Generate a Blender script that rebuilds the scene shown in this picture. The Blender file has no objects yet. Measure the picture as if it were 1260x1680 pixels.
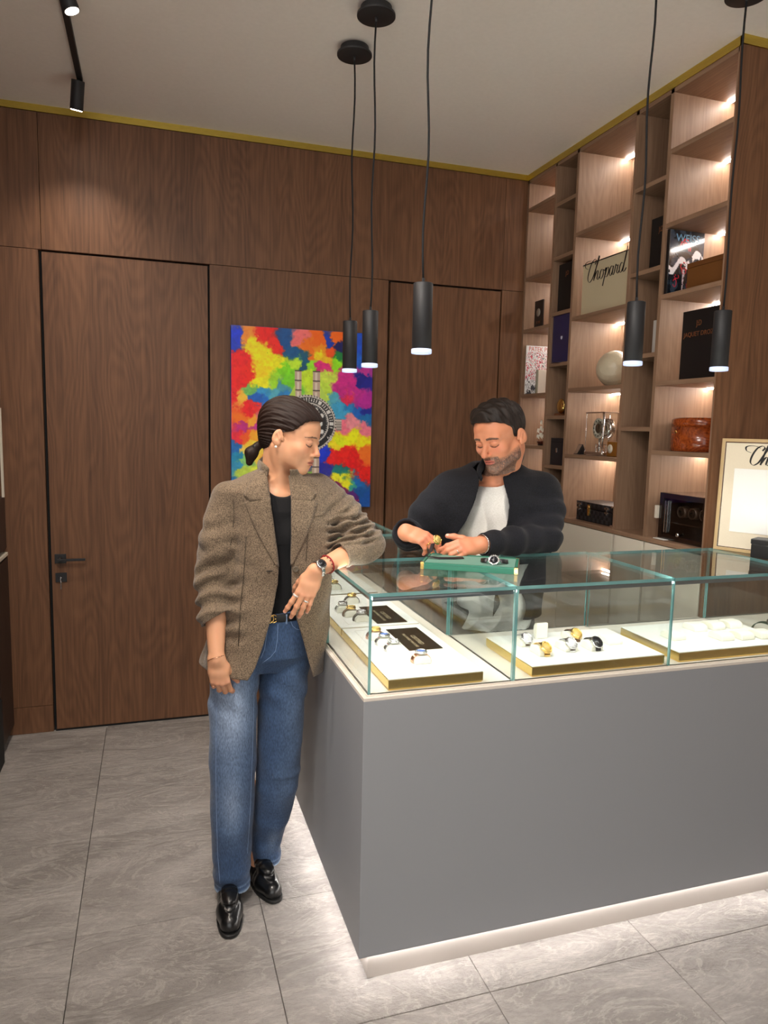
import bpy, bmesh, math, random
import numpy as np
from mathutils import Vector, Matrix, Euler
from mathutils.bvhtree import BVHTree
random.seed(7); rng = np.random.default_rng(7)
SC = bpy.context.scene; COL = SC.collection
PI = math.pi
# ------------------------------------------------------------------ camera
F, YAW, PIT, ROL, CH = 1177.3, math.radians(17.957), math.radians(6.74), math.radians(1.268), 1.57
def cam_axes():
    f = Vector((math.sin(YAW)*math.cos(PIT), math.cos(YAW)*math.cos(PIT), -math.sin(PIT)))
    r = Vector((math.cos(YAW), -math.sin(YAW), 0)); u = r.cross(f)
    c, s = math.cos(ROL), math.sin(ROL)
    return c*r+s*u, -s*r+c*u, f
CR, CU, CF = cam_axes()
cam = bpy.data.cameras.new('camera'); co = bpy.data.objects.new('camera', cam); COL.objects.link(co)
cam.sensor_fit = 'VERTICAL'; cam.sensor_height = 36; cam.lens = F/1680*36; cam.clip_start = .05
co.matrix_world = Matrix(((CR.x, CU.x, -CF.x, 0), (CR.y, CU.y, -CF.y, 0), (CR.z, CU.z, -CF.z, CH), (0, 0, 0, 1)))
SC.camera = co
# ------------------------------------------------------------------ world, light, exposure
SC.view_settings.view_transform = 'Standard'; SC.view_settings.look = 'None'
SC.view_settings.gamma = 1; SC.view_settings.exposure = 0.36
w = bpy.data.worlds.new('world'); SC.world = w; w.use_nodes = True
bg = w.node_tree.nodes['Background']; bg.inputs[0].default_value = (.97, .96, .94, 1); bg.inputs[1].default_value = 1.65
def lamp(name, kind, loc, aim, energy, color=(1, 1, 1), **kw):
    l = bpy.data.lights.new(name, kind); l.energy = energy; l.color = color
    for k, v in kw.items(): setattr(l, k, v)
    o = bpy.data.objects.new(name, l); COL.objects.link(o); o.location = loc
    o.rotation_euler = (Vector(aim)-Vector(loc)).to_track_quat('-Z', 'Y').to_euler()
    return o
WARM = (1, .86, .72); COOL = (.92, .96, 1)
# unseen area lights added as fill, with no fixtures of their own
lamp('shop_fill_light', 'AREA', (.5, -.3, 2.97), (.5, 1.4, 0), 7, (1, .95, .90), shape='RECTANGLE', size=1.6, size_y=.5)  # added fill from above for the counter front
lamp('hall_fill_light', 'AREA', (-1.7, .2, 2.7), (.3, 2.6, .5), 55, (1, .93, .86), shape='RECTANGLE', size=1.0, size_y=.8)  # added fill, meant for the left side of the counter
lamp('aisle_fill_light', 'AREA', (-.1, 1.2, 2.97), (0, 1.7, 0), 33, (1, .94, .88), shape='RECTANGLE', size=.3, size_y=.9)  # added fill that brightens the floor and, by bounce, the ceiling
# ------------------------------------------------------------------ helpers
def at(x, y, Y):
    d = CR*((x-630)/F) - CU*((y-840)/F) + CF; t = Y/d.y
    return Vector((0, 0, CH)) + d*t
def atz(x, y, Z):
    d = CR*((x-630)/F) - CU*((y-840)/F) + CF; t = (Z-CH)/d.z
    return Vector((0, 0, CH)) + d*t
def atx(x, y, X):
    d = CR*((x-630)/F) - CU*((y-840)/F) + CF; t = X/d.x
    return Vector((0, 0, CH)) + d*t
def tag(o, label=None, cat=None, group=None, kind=None):
    if label: o['label'] = label
    if cat: o['category'] = cat
    if group: o['group'] = group
    if kind: o['kind'] = kind
    return o
def thing(name, loc, label, cat, group=None, rot=(0, 0, 0)):
    o = bpy.data.objects.new(name, None); COL.objects.link(o); o.location = loc; o.rotation_euler = rot
    o.empty_display_size = .05
    return tag(o, label, cat, group)
def base_of(p):
    v = Vector((0, 0, 0))
    while p is not None: v += p.location; p = p.parent
    return v
def copy_tree(o, parent=None):
    c = o.copy(); COL.objects.link(c); c.parent = parent
    for ch in list(o.children): copy_tree(ch, c)
    return c
class MB:
    def __init__(s): s.v = []; s.f = []; s.m = []; s.s = []; s.M = None
    def add(s, vs, fs, mat=0, smooth=False):
        n = len(s.v)
        for p in vs:
            p = Vector(p)
            s.v.append(s.M @ p if s.M is not None else p)
        for f in fs: s.f.append([i+n for i in f]); s.m.append(mat); s.s.append(smooth)
        return s
    def box(s, a, b, mat=0):
        x0, y0, z0 = a; x1, y1, z1 = b
        return s.add([(x0,y0,z0),(x1,y0,z0),(x1,y1,z0),(x0,y1,z0),(x0,y0,z1),(x1,y0,z1),(x1,y1,z1),(x0,y1,z1)],
              [(3,2,1,0),(4,5,6,7),(0,1,5,4),(1,2,6,5),(2,3,7,6),(3,0,4,7)], mat)
    def ring_tube(s, pts, rads, n=12, mat=0, caps=True, closed=False, flat=None, smooth=True):
        pts = [Vector(p) for p in pts]; N = len(pts)
        if not hasattr(rads, '__len__'): rads = [rads]*N
        up = None; vs = []
        for i, p in enumerate(pts):
            if closed: t = pts[(i+1) % N]-pts[i-1]
            else: t = pts[min(i+1, N-1)]-pts[max(i-1, 0)]
            t.normalize()
            if flat is not None: a = Vector(flat)
            elif up is None: a = Vector((0, 0, 1)) if abs(t.z) < .9 else Vector((1, 0, 0))
            else: a = up
            b = t.cross(a).normalized(); a = b.cross(t).normalized(); up = a
            r = rads[i]; ra, rb = r if hasattr(r, '__len__') else (r, r)
            for k in range(n):
                q = 2*PI*k/n; vs.append(p + a*math.sin(q)*ra + b*math.cos(q)*rb)
        fs = []
        for i in range(N if closed else N-1):
            j = (i+1) % N
            for k in range(n):
                l = (k+1) % n; fs.append((i*n+k, i*n+l, j*n+l, j*n+k))
        if caps and not closed:
            fs.append(tuple(range(n-1, -1, -1))); fs.append(tuple((N-1)*n+k for k in range(n)))
        return s.add(vs, fs, mat, smooth)
    def cyl(s, p0, p1, r0, r1=None, n=24, mat=0, smooth=True):
        return s.ring_tube([p0, p1], [r0, r0 if r1 is None else r1], n, mat, smooth=smooth)
    def lathe(s, prof, c=(0, 0, 0), n=32, mat=0, smooth=True, axis='Z'):
        vs = []; fs = []
        for r, z in prof:
            for k in range(n):
                q = 2*PI*k/n; x, y = r*math.cos(q), r*math.sin(q)
                p = {'Z': (x, y, z), 'Y': (x, z, y), 'X': (z, x, y)}[axis]
                vs.append((p[0]+c[0], p[1]+c[1], p[2]+c[2]))
        for i in range(len(prof)-1):
            for k in range(n):
                l = (k+1) % n; fs.append((i*n+k, i*n+l, (i+1)*n+l, (i+1)*n+k))
        if prof[0][0] > 1e-6: fs.append(tuple(range(n-1, -1, -1)))
        if prof[-1][0] > 1e-6: fs.append(tuple((len(prof)-1)*n+k for k in range(n)))
        return s.add(vs, fs, mat, smooth)
    def sphere(s, c, r, n=16, mat=0):
        r = (r, r, r) if not hasattr(r, '__len__') else r; m = n//2
        vs = [(c[0]+r[0]*math.sin(PI*i/m)*math.cos(2*PI*k/n), c[1]+r[1]*math.sin(PI*i/m)*math.sin(2*PI*k/n), c[2]+r[2]*math.cos(PI*i/m)) for i in range(m+1) for k in range(n)]
        fs = [(i*n+k, (i+1)*n+k, (i+1)*n+(k+1) % n, i*n+(k+1) % n) for i in range(m) for k in range(n)]
        return s.add(vs, fs, mat, True)
    def prism(s, poly, h0, h1, axis='Z', mat=0, smooth=False):
        """poly in 2-D, pushed along axis; axis Y: poly=(x,z)"""
        n = len(poly)
        def P(a, b, h): return {'Z': (a, b, h), 'Y': (a, h, b), 'X': (h, a, b)}[axis]
        vs = [P(a, b, h0) for a, b in poly]+[P(a, b, h1) for a, b in poly]
        fs = [tuple(range(n-1, -1, -1)), tuple(range(n, 2*n))]
        s.add(vs, fs, mat)
        return s.add(vs, [(i, (i+1) % n, n+(i+1) % n, n+i) for i in range(n)], mat, smooth)
    def build(s, name, mats, parent=None, bevel=0, world=True, seg=2):
        me = bpy.data.meshes.new(name)
        off = base_of(parent) if (world and parent is not None) else Vector((0, 0, 0))
        me.from_pydata([tuple(p-off) for p in s.v], [], s.f)
        mats = mats if isinstance(mats, (list, tuple)) else [mats]
        for m in mats: me.materials.append(m)
        me.polygons.foreach_set('material_index', s.m); me.polygons.foreach_set('use_smooth', s.s)
        b = bmesh.new(); b.from_mesh(me); bmesh.ops.remove_doubles(b, verts=b.verts, dist=1e-6); bmesh.ops.recalc_face_normals(b, faces=b.faces); b.to_mesh(me); b.free()
        o = bpy.data.objects.new(name, me); COL.objects.link(o)
        if parent is not None: o.parent = parent
        if bevel:
            md = o.modifiers.new('b', 'BEVEL'); md.width = bevel; md.segments = seg; md.limit_method = 'ANGLE'
        return o
def box(name, a, b, mat, parent=None, bevel=0):
    a, b = tuple(min(p, q) for p, q in zip(a, b)), tuple(max(p, q) for p, q in zip(a, b))
    return MB().box(a, b).build(name, mat, parent, bevel)
def struct(o): o['kind'] = 'structure'; return o
FONT = None
def text(name, body, size, M, mat, parent, depth=.0006, sx=1., bold=0., spacing=1.):
    """lettering as thin geometry; M: matrix whose XY is the plane of writing, origin at the middle"""
    c = bpy.data.curves.new(name, 'FONT'); c.body = body; c.size = size; c.align_x = 'CENTER'; c.align_y = 'CENTER'
    c.extrude = depth; c.resolution_u = 3; c.offset = bold; c.space_character = spacing
    o = bpy.data.objects.new(name, c); COL.objects.link(o)
    bpy.context.view_layer.update()
    me = bpy.data.meshes.new_from_object(o.evaluated_get(bpy.context.evaluated_depsgraph_get()))
    bpy.data.objects.remove(o); me.name = name
    off = Matrix.Translation(-base_of(parent)) if parent is not None else Matrix()
    me.transform(off @ M @ Matrix.Diagonal((sx, 1, 1, 1)))
    me.materials.clear(); me.materials.append(mat)
    o = bpy.data.objects.new(name, me); COL.objects.link(o); o.parent = parent
    return o
def frame(origin, xdir, ydir):
    x = Vector(xdir).normalized(); y = Vector(ydir); z = x.cross(y).normalized(); y = z.cross(x).normalized()
    M = Matrix.Identity(4)
    for i, a in enumerate((x, y, z)): M[0][i], M[1][i], M[2][i] = a
    M.translation = Vector(origin)
    return M
# ------------------------------------------------------------------ materials
def srgb(r, g, b):
    f = lambda c: (c/255/12.92) if c/255 <= .04045 else ((c/255+.055)/1.055)**2.4
    return (f(r), f(g), f(b), 1)
def newmat(name):
    m = bpy.data.materials.new(name); m.use_nodes = True; nt = m.node_tree
    return m, nt, nt.nodes['Principled BSDF']
def N(nt, kind, **kw):
    n = nt.nodes.new(kind)
    for k, v in kw.items():
        if k[0] == '_': setattr(n, k[1:], v)
        else: n.inputs[k.replace('_', ' ')].default_value = v
    return n
def plain(name, col, rough=.5, metal=0., bump=0., bscale=200., emit=None, estr=0., coat=0., sheen=0., var=0., spec=None, stretch=(1,1,1)):
    m, nt, p = newmat(name)
    p.inputs['Base Color'].default_value = col; p.inputs['Roughness'].default_value = rough; p.inputs['Metallic'].default_value = metal
    if spec is not None: p.inputs['Specular IOR Level'].default_value = spec
    if coat: p.inputs['Coat Weight'].default_value = coat; p.inputs['Coat Roughness'].default_value = .08
    if sheen: p.inputs['Sheen Weight'].default_value = sheen
    if emit is not None: p.inputs['Emission Color'].default_value = emit; p.inputs['Emission Strength'].default_value = estr
    tc = N(nt, 'ShaderNodeTexCoord'); mp = N(nt, 'ShaderNodeMapping'); mp.inputs['Scale'].default_value = stretch
    nt.links.new(tc.outputs['Object'], mp.inputs[0])
    no = N(nt, 'ShaderNodeTexNoise', Scale=bscale, Detail=3.); nt.links.new(mp.outputs[0], no.inputs['Vector'])
    if bump:
        b = N(nt, 'ShaderNodeBump', Strength=bump, Distance=.001)
        nt.links.new(no.outputs[0], b.inputs['Height']); nt.links.new(b.outputs[0], p.inputs['Normal'])
    mx = N(nt, 'ShaderNodeMix', _data_type='RGBA', _blend_type='MIX')
    v = max(var, .04)
    mx.inputs[6].default_value = tuple(c*(1-v) for c in col[:3])+(1,); mx.inputs[7].default_value = tuple(min(1, c*(1+v)) for c in col[:3])+(1,)
    nt.links.new(no.outputs[0], mx.inputs[0]); nt.links.new(mx.outputs[2], p.inputs['Base Color'])
    return m
def wood(name, dark, light, grain='Z', scale=1., rough=.5, seed=0., contrast=1., coat=0., per_obj=True):
    m, nt, p = newmat(name); L = nt.links
    tc = N(nt, 'ShaderNodeTexCoord'); oi = N(nt, 'ShaderNodeObjectInfo')
    add = N(nt, 'ShaderNodeVectorMath', _operation='ADD')
    sc = N(nt, 'ShaderNodeVectorMath', _operation='SCALE'); sc.inputs[3].default_value = 7. if per_obj else 0.
    cb = N(nt, 'ShaderNodeCombineXYZ')
    for i in range(3): L.new(oi.outputs['Random'], cb.inputs[i])
    L.new(cb.outputs[0], sc.inputs[0]); geo = N(nt, 'ShaderNodeNewGeometry')
    L.new(geo.outputs['Position'], add.inputs[0]); L.new(sc.outputs[0], add.inputs[1])
    def mapped(a, b):
        mp = N(nt, 'ShaderNodeMapping'); s = [a*scale]*3; s['XYZ'.index(grain)] = b*scale
        mp.inputs['Scale'].default_value = s; mp.inputs['Location'].default_value = (seed, seed, seed)
        L.new(add.outputs[0], mp.inputs[0]); return mp
    n1 = N(nt, 'ShaderNodeTexNoise', Scale=1., Detail=4., Roughness=.6); L.new(mapped(95, 3.0).outputs[0], n1.inputs['Vector'])
    n2 = N(nt, 'ShaderNodeTexNoise', Scale=1., Detail=2., Roughness=.45); L.new(mapped(4.2, .75).outputs[0], n2.inputs['Vector'])
    # contour lines of a stretched noise: the arched figure of flat-sawn veneer
    mu = N(nt, 'ShaderNodeMath', _operation='MULTIPLY'); mu.inputs[1].default_value = 150; L.new(n2.outputs[0], mu.inputs[0])
    si = N(nt, 'ShaderNodeMath', _operation='SINE'); L.new(mu.outputs[0], si.inputs[0])
    n3 = N(nt, 'ShaderNodeTexNoise', Scale=1., Detail=2.); L.new(mapped(9, .5).outputs[0], n3.inputs['Vector'])
    n4 = N(nt, 'ShaderNodeTexNoise', Scale=1., Detail=3., Roughness=.7); L.new(mapped(330, 9.).outputs[0], n4.inputs['Vector'])
    a1 = N(nt, 'ShaderNodeMath', _operation='MULTIPLY_ADD'); a1.inputs[1].default_value = .085*contrast; L.new(si.outputs[0], a1.inputs[0]); L.new(n1.outputs[0], a1.inputs[2])
    a2 = N(nt, 'ShaderNodeMath', _operation='MULTIPLY_ADD'); a2.inputs[1].default_value = .55; L.new(n3.outputs[0], a2.inputs[0]); L.new(a1.outputs[0], a2.inputs[2])
    a3 = N(nt, 'ShaderNodeMath', _operation='MULTIPLY_ADD'); a3.inputs[1].default_value = .35; L.new(n4.outputs[0], a3.inputs[0]); L.new(a2.outputs[0], a3.inputs[2])
    mr = N(nt, 'ShaderNodeMapRange'); mr.inputs[1].default_value = .95-.42/contrast; mr.inputs[2].default_value = .95+.42/contrast; L.new(a3.outputs[0], mr.inputs[0])
    mx = N(nt, 'ShaderNodeMix', _data_type='RGBA'); mx.inputs[6].default_value = dark; mx.inputs[7].default_value = light
    L.new(mr.outputs[0], mx.inputs[0]); L.new(mx.outputs[2], p.inputs['Base Color'])
    p.inputs['Roughness'].default_value = rough; p.inputs['Specular IOR Level'].default_value = .35
    if coat: p.inputs['Coat Weight'].default_value = coat; p.inputs['Coat Roughness'].default_value = .1
    b = N(nt, 'ShaderNodeBump', Strength=.12, Distance=.001); L.new(n1.outputs[0], b.inputs['Height']); L.new(b.outputs[0], p.inputs['Normal'])
    return m
def emis(name, col, strength):
    m = bpy.data.materials.new(name); m.use_nodes = True; nt = m.node_tree; nt.nodes.clear()
    e = N(nt, 'ShaderNodeEmission'); e.inputs[0].default_value = (*col, 1); e.inputs[1].default_value = strength
    o = N(nt, 'ShaderNodeOutputMaterial'); nt.links.new(e.outputs[0], o.inputs[0]); return m
def glass(name, tint=(.972, .990, .984), f0=.045, rough=0.):
    m = bpy.data.materials.new(name); m.use_nodes = True; nt = m.node_tree; nt.nodes.clear(); L = nt.links
    tr = N(nt, 'ShaderNodeBsdfTransparent'); tr.inputs[0].default_value = (*tint, 1)
    gl = N(nt, 'ShaderNodeBsdfGlossy'); gl.inputs['Roughness'].default_value = rough
    lw = N(nt, 'ShaderNodeLayerWeight'); lw.inputs[0].default_value = .5
    pw = N(nt, 'ShaderNodeMath', _operation='POWER'); pw.inputs[1].default_value = 5.; L.new(lw.outputs['Facing'], pw.inputs[0])
    mr = N(nt, 'ShaderNodeMapRange'); mr.inputs[3].default_value = f0; mr.inputs[4].default_value = 1.; L.new(pw.outputs[0], mr.inputs[0])
    mx = N(nt, 'ShaderNodeMixShader'); L.new(mr.outputs[0], mx.inputs[0]); L.new(tr.outputs[0], mx.inputs[1]); L.new(gl.outputs[0], mx.inputs[2])
    o = N(nt, 'ShaderNodeOutputMaterial'); L.new(mx.outputs[0], o.inputs[0]); return m
def attr_mat(name, rough=.5, attr='Col', bump=0., bscale=300., sub=0., sheen=0., var=0., coat=0., spec=.5, stretch=None):
    """material whose colour is the mesh's own painted (flat) colour attribute, with fine relief"""
    m, nt, p = newmat(name); L = nt.links
    a = N(nt, 'ShaderNodeAttribute'); a.attribute_name = attr
    p.inputs['Roughness'].default_value = rough; p.inputs['Specular IOR Level'].default_value = spec
    tc = N(nt, 'ShaderNodeTexCoord'); no = N(nt, 'ShaderNodeTexNoise', Scale=bscale, Detail=3.)
    mp = N(nt, 'ShaderNodeMapping'); mp.inputs['Scale'].default_value = stretch or (1, 1, 1)
    L.new(tc.outputs['Object'], mp.inputs[0]); L.new(mp.outputs[0], no.inputs['Vector'])
    hs = N(nt, 'ShaderNodeHueSaturation'); mr = N(nt, 'ShaderNodeMapRange'); mr.inputs[1].default_value = .3; mr.inputs[2].default_value = .7
    mr.inputs[3].default_value = 1-var; mr.inputs[4].default_value = 1+var
    L.new(no.outputs[0], mr.inputs[0]); L.new(mr.outputs[0], hs.inputs['Value']); L.new(a.outputs['Color'], hs.inputs['Color']); L.new(hs.outputs[0], p.inputs['Base Color'])
    if bump:
        b = N(nt, 'ShaderNodeBump', Strength=bump, Distance=.001); L.new(no.outputs[0], b.inputs['Height']); L.new(b.outputs[0], p.inputs['Normal'])
    if sub:
        p.inputs['Subsurface Weight'].default_value = sub; p.inputs['Subsurface Radius'].default_value = (1, .35, .2); p.inputs['Subsurface Scale'].default_value = .008
    if sheen: p.inputs['Sheen Weight'].default_value = sheen
    if coat: p.inputs['Coat Weight'].default_value = coat; p.inputs['Coat Roughness'].default_value = .1
    return m
M = {}
M['wood'] = wood('walnut_veneer', srgb(82, 54, 36), srgb(132, 93, 65))
M['shelf_wood'] = wood('walnut_shelf_veneer', srgb(112, 84, 64), srgb(158, 128, 104), contrast=.8)
M['shelf_flat'] = wood('walnut_shelf_lengthwise', srgb(112, 84, 64), srgb(158, 128, 104), grain='Y', contrast=.8)
M['black'] = plain('matte_black_metal', srgb(34, 34, 36), .55)
M['gap'] = plain('black_shadow_gap', (.004, .004, .004, 1), .8)
M['ceiling'] = plain('ceiling_paint', srgb(248, 243, 236), .85, bump=.05, bscale=60)
M['brass'] = plain('brushed_brass', (.62, .47, .10, 1), .32, 1., bump=.1, bscale=30, var=.2, stretch=(1, 1, 20))
M['tray_brass'] = plain('tray_brass', (.80, .60, .22, 1), .22, 1., var=.1)
M['white_paint'] = plain('cream_lacquer', srgb(214, 206, 190), .45)
M['tray_white'] = plain('white_leatherette', srgb(238, 238, 232), .6, bump=.15, bscale=500)
M['cushion'] = plain('cream_suede_cushion', srgb(232, 230, 215), .7, sheen=.3, bump=.1, bscale=600)
M['deck'] = plain('white_display_deck', srgb(225, 218, 205), .5)
M['counter'] = plain('grey_counter_laminate', srgb(142, 145, 149), .48, bump=.03, bscale=900)
M['ledge'] = plain('beige_counter_ledge', srgb(214, 206, 195), .5)
M['toe'] = plain('brushed_aluminium_plinth', srgb(190, 182, 175), .38, .35, bump=.05, bscale=100, stretch=(1, 1, 30))
M['alu'] = plain('aluminium_profile', srgb(150, 160, 168), .35, .9)
M['chrome'] = plain('polished_steel', (.75, .75, .76, 1), .15, 1.)
M['gold'] = plain('polished_gold', (.95, .66, .22, 1), .18, 1.)
M['rose'] = plain('rose_gold', (.85, .50, .33, 1), .2, 1.)
M['glass'] = glass('clear_glass')
M['glass_edge'] = None
M['led'] = emis('led_cool_white', (.88, .93, 1), 4.)
M['led_shelf'] = emis('led_shelf_white', (1, .93, .86), 60.)
M['led_floor'] = emis('led_plinth_white', (1, .96, .93), 31.)
M['led_case'] = emis('led_case_white', (1, .97, .88), 58.)
M['spot_glow'] = emis('spot_lamp_glow', (1, .82, .66), 30.)
m, nt, p = newmat('glass_polished_edge'); p.inputs['Base Color'].default_value = srgb(95, 150, 152); p.inputs['Roughness'].default_value = .12
tcn = N(nt, 'ShaderNodeTexCoord'); non = N(nt, 'ShaderNodeTexNoise', Scale=6.); nt.links.new(tcn.outputs['Object'], non.inputs['Vector'])
mxn = N(nt, 'ShaderNodeMix', _data_type='RGBA'); mxn.inputs[6].default_value = srgb(60, 112, 120); mxn.inputs[7].default_value = srgb(150, 205, 200)
nt.links.new(non.outputs[0], mxn.inputs[0]); nt.links.new(mxn.outputs[2], p.inputs['Base Color'])
p.inputs['Transmission Weight'].default_value = .25; p.inputs['IOR'].default_value = 1.2; M['glass_edge'] = m
def tile_mat():
    m, nt, p = newmat('slate_porcelain_tile'); L = nt.links
    geo = N(nt, 'ShaderNodeNewGeometry'); oi = N(nt, 'ShaderNodeObjectInfo')
    sc = N(nt, 'ShaderNodeMath', _operation='MULTIPLY'); sc.inputs[1].default_value = 43.; L.new(oi.outputs['Random'], sc.inputs[0])
    cb = N(nt, 'ShaderNodeCombineXYZ'); L.new(sc.outputs[0], cb.inputs[0]); L.new(sc.outputs[0], cb.inputs[1])
    ad = N(nt, 'ShaderNodeVectorMath', _operation='ADD'); L.new(geo.outputs['Position'], ad.inputs[0]); L.new(cb.outputs[0], ad.inputs[1])
    mp = N(nt, 'ShaderNodeMapping'); mp.inputs['Rotation'].default_value = (0, 0, .5); mp.inputs['Scale'].default_value = (1, 2.2, 1); L.new(ad.outputs[0], mp.inputs[0])
    big = N(nt, 'ShaderNodeTexNoise', Scale=2.2, Detail=5., Roughness=.6, Distortion=1.2); L.new(mp.outputs[0], big.inputs['Vector'])
    rn = N(nt, 'ShaderNodeTexNoise', Scale=3.2, Detail=8., Roughness=.62, Distortion=2.4); L.new(mp.outputs[0], rn.inputs['Vector'])
    r1 = N(nt, 'ShaderNodeMath', _operation='SUBTRACT'); r1.inputs[1].default_value = .5; L.new(rn.outputs[0], r1.inputs[0])
    r2 = N(nt, 'ShaderNodeMath', _operation='ABSOLUTE'); L.new(r1.outputs[0], r2.inputs[0])
    rid = N(nt, 'ShaderNodeMapRange'); rid.inputs[1].default_value = 0.; rid.inputs[2].default_value = .05; rid.inputs[3].default_value = 1.; rid.inputs[4].default_value = 0.; L.new(r2.outputs[0], rid.inputs[0])
    fine = N(nt, 'ShaderNodeTexNoise', Scale=38., Detail=6., Roughness=.7); L.new(mp.outputs[0], fine.inputs['Vector'])
    cr = N(nt, 'ShaderNodeValToRGB'); e = cr.color_ramp.elements
    e[0].position = .32; e[0].color = srgb(138, 132, 127); e[1].position = .68; e[1].color = srgb(172, 166, 161)
    L.new(big.outputs[0], cr.inputs[0])
    mr = N(nt, 'ShaderNodeMapRange'); mr.inputs[1].default_value = .3; mr.inputs[2].default_value = 1.; L.new(rid.outputs[0], mr.inputs[0])
    mx = N(nt, 'ShaderNodeMix', _data_type='RGBA'); mx.inputs[7].default_value = srgb(202, 196, 189)
    m5 = N(nt, 'ShaderNodeMath', _operation='MULTIPLY'); m5.inputs[1].default_value = .38; L.new(mr.outputs[0], m5.inputs[0])
    L.new(m5.outputs[0], mx.inputs[0]); L.new(cr.outputs[0], mx.inputs[6])
    mf = N(nt, 'ShaderNodeMix', _data_type='RGBA', _blend_type='OVERLAY'); mf.inputs[0].default_value = .35; L.new(mx.outputs[2], mf.inputs[6]); L.new(fine.outputs[0], mf.inputs[7])
    L.new(mf.outputs[2], p.inputs['Base Color'])
    h = N(nt, 'ShaderNodeMath', _operation='MULTIPLY_ADD'); h.inputs[1].default_value = 2.2; L.new(rn.outputs[0], h.inputs[0]); L.new(fine.outputs[0], h.inputs[2])
    b = N(nt, 'ShaderNodeBump', Strength=1., Distance=.009); L.new(h.outputs[0], b.inputs['Height']); L.new(b.outputs[0], p.inputs['Normal'])
    p.inputs['Roughness'].default_value = .42; p.inputs['Specular IOR Level'].default_value = .45
    return m
M['tile'] = tile_mat()
M['grout'] = plain('dark_grout', srgb(80, 76, 72), .9)
# ------------------------------------------------------------------ the room shell
YB, XB, ZC = 3.82, 2.054, 3.005
XW = 3.0
T = .563
floor = struct(box('floor', (-2.6, -2.6, -.06), (XW, YB+.02, -.012), M['grout']))
tile_me = None
gx = [-.245+T*i for i in range(-4, 6)]; gy = [1.655+.5545*i for i in range(-7, 4)]
for i in range(len(gx)):
    for j in range(len(gy)):
        x0, y0 = gx[i], gy[j]; x1, y1 = x0+T, y0+.5545
        x1 = min(x1, XW); y1 = min(y1, YB+.02)
        if x1-x0 < .05 or y1-y0 < .03: continue
        g = .0011
        MB().box((x0+g, y0+g, -.012), (x1-g, y1-g, 0)).build('tile', M['tile'], floor, bevel=.0008, seg=1)
ceil = struct(box('ceiling', (-2.6, -2.6, ZC), (XW, YB+.1, ZC+.1), M['ceiling']))
wb = struct(box('wall_back', (-1.0, YB+.036, -.01), (XW, YB+.12, ZC), M['gap']))
def panel(x0, x1, z0, z1, parent=wb, name='panel', mat=M['wood']):
    return box(name, (x0+.0012, YB, z0+.0012), (x1-.0012, YB+.035, z1-.0012), mat, parent, bevel=.0007)
ZJ = 2.363
for x0, x1, z0, z1 in [(-.95, -.481, ZJ, 2.975), (-.481, 1.918, ZJ, 2.975), (1.918, 2.06, ZJ, 2.975), (-.95, -.495, .14, ZJ), (-.95, -.495, 0, .14),
                       (.287, 1.237, .14, ZJ), (.287, 1.237, 0, .14), (1.918, 2.06, .14, ZJ), (1.918, 2.06, 0, .14)]:
    panel(x0, x1, z0, z1)
def wall_door(n, x0, x1, handle):
    d = struct(bpy.data.objects.new(f'door_{n}', None)); COL.objects.link(d); d.location = (x0, YB, 0)
    box('under_door_block', (x0-.004, YB+.004, -.002), (x1-.004, YB+.034, .011), M['gap'], d)  # black strip added to stop light leaking under the door
    box('door_leaf', (x0+.002, YB-.002, .012), (x1-.009, YB+.03, 2.353), M['wood'], d, bevel=.0008)
    if handle:
        MB().box((-.466, YB-.009, .866), (-.414, YB-.0015, .912)).build('handle_rose', M['black'], d, .001)
        h = MB().cyl((-.44, YB-.008, .889), (-.44, YB-.05, .889), .009, n=16).box((-.45, YB-.056, .883), (-.322, YB-.044, .895)).build('lever_handle', M['black'], d, .0015)
        k = MB().box((-.465, YB-.009, .772), (-.413, YB-.0015, .818)).build('key_plate', M['black'], d, .001)
        kk = MB().cyl((-.438, YB-.008, .797), (-.438, YB-.03, .797), .004, n=12).box((-.440, YB-.042, .788), (-.436, YB-.028, .806))
        kk.lathe([(.008, -.002), (.0105, -.002), (.0105, .002), (.008, .002), (.008, -.002)], (-.438, YB-.036, .778), 20, axis='X').box((-.4395, YB-.037, .742), (-.4365, YB-.035, .768))
        kk.build('key', M['chrome'], d)
    return d
wall_door(1, -.483, .287, True); wall_door(2, 1.246, 1.918, False)
# brass strips under the ceiling
t1 = struct(box('trim_1', (-.95, YB-.004, 2.975), (XB, YB+.03, ZC), M['brass']))
t2 = struct(box('trim_2', (XB-.004, 2.247, 2.973), (XB+.02, YB, ZC), M['brass']))
t3 = struct(box('trim_3', (XB-.004, 2.245, 2.973), (XW, 2.262, ZC), M['brass']))
# left wall with its display niche, dark lower part and pale ledge
wl = struct(box('wall_left', (-1.0, .9, .935), (-.678, 2.9, ZC), M['wood']))
box('panel', (-1.0, 2.9, 1.62), (-.678, YB, ZC), M['wood'], wl); box('panel', (-1.0, 2.9, .95), (-.678, YB, 1.2), plain('dark_panel', srgb(60, 42, 34), .5), wl)
box('niche_back', (-1.0, 2.9, 1.2), (-.95, YB, 1.62), M['white_paint'], wl)
box('niche_trim', (-.682, 3.776, 1.2), (-.672, 3.79, 1.62), M['white_paint'], wl)
M['darkwood'] = wood('dark_stained_veneer', srgb(38, 26, 21), srgb(62, 45, 37))
lc = thing('side_cabinet', (-.84, 2.3, 0), 'dark stained low cabinet along the far left edge, against the wall', 'cabinet')
box('body', (-1.0, .9, .06), (-.685, YB-.004, .915), M['darkwood'], lc)
box('worktop', (-1.0, .9, .915), (-.672, YB-.004, .93), M['white_paint'], lc, .001)
box('door_panel', (-.685, .9, .0), (-.668, 3.52, .30), M['gap'], lc)
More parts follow.
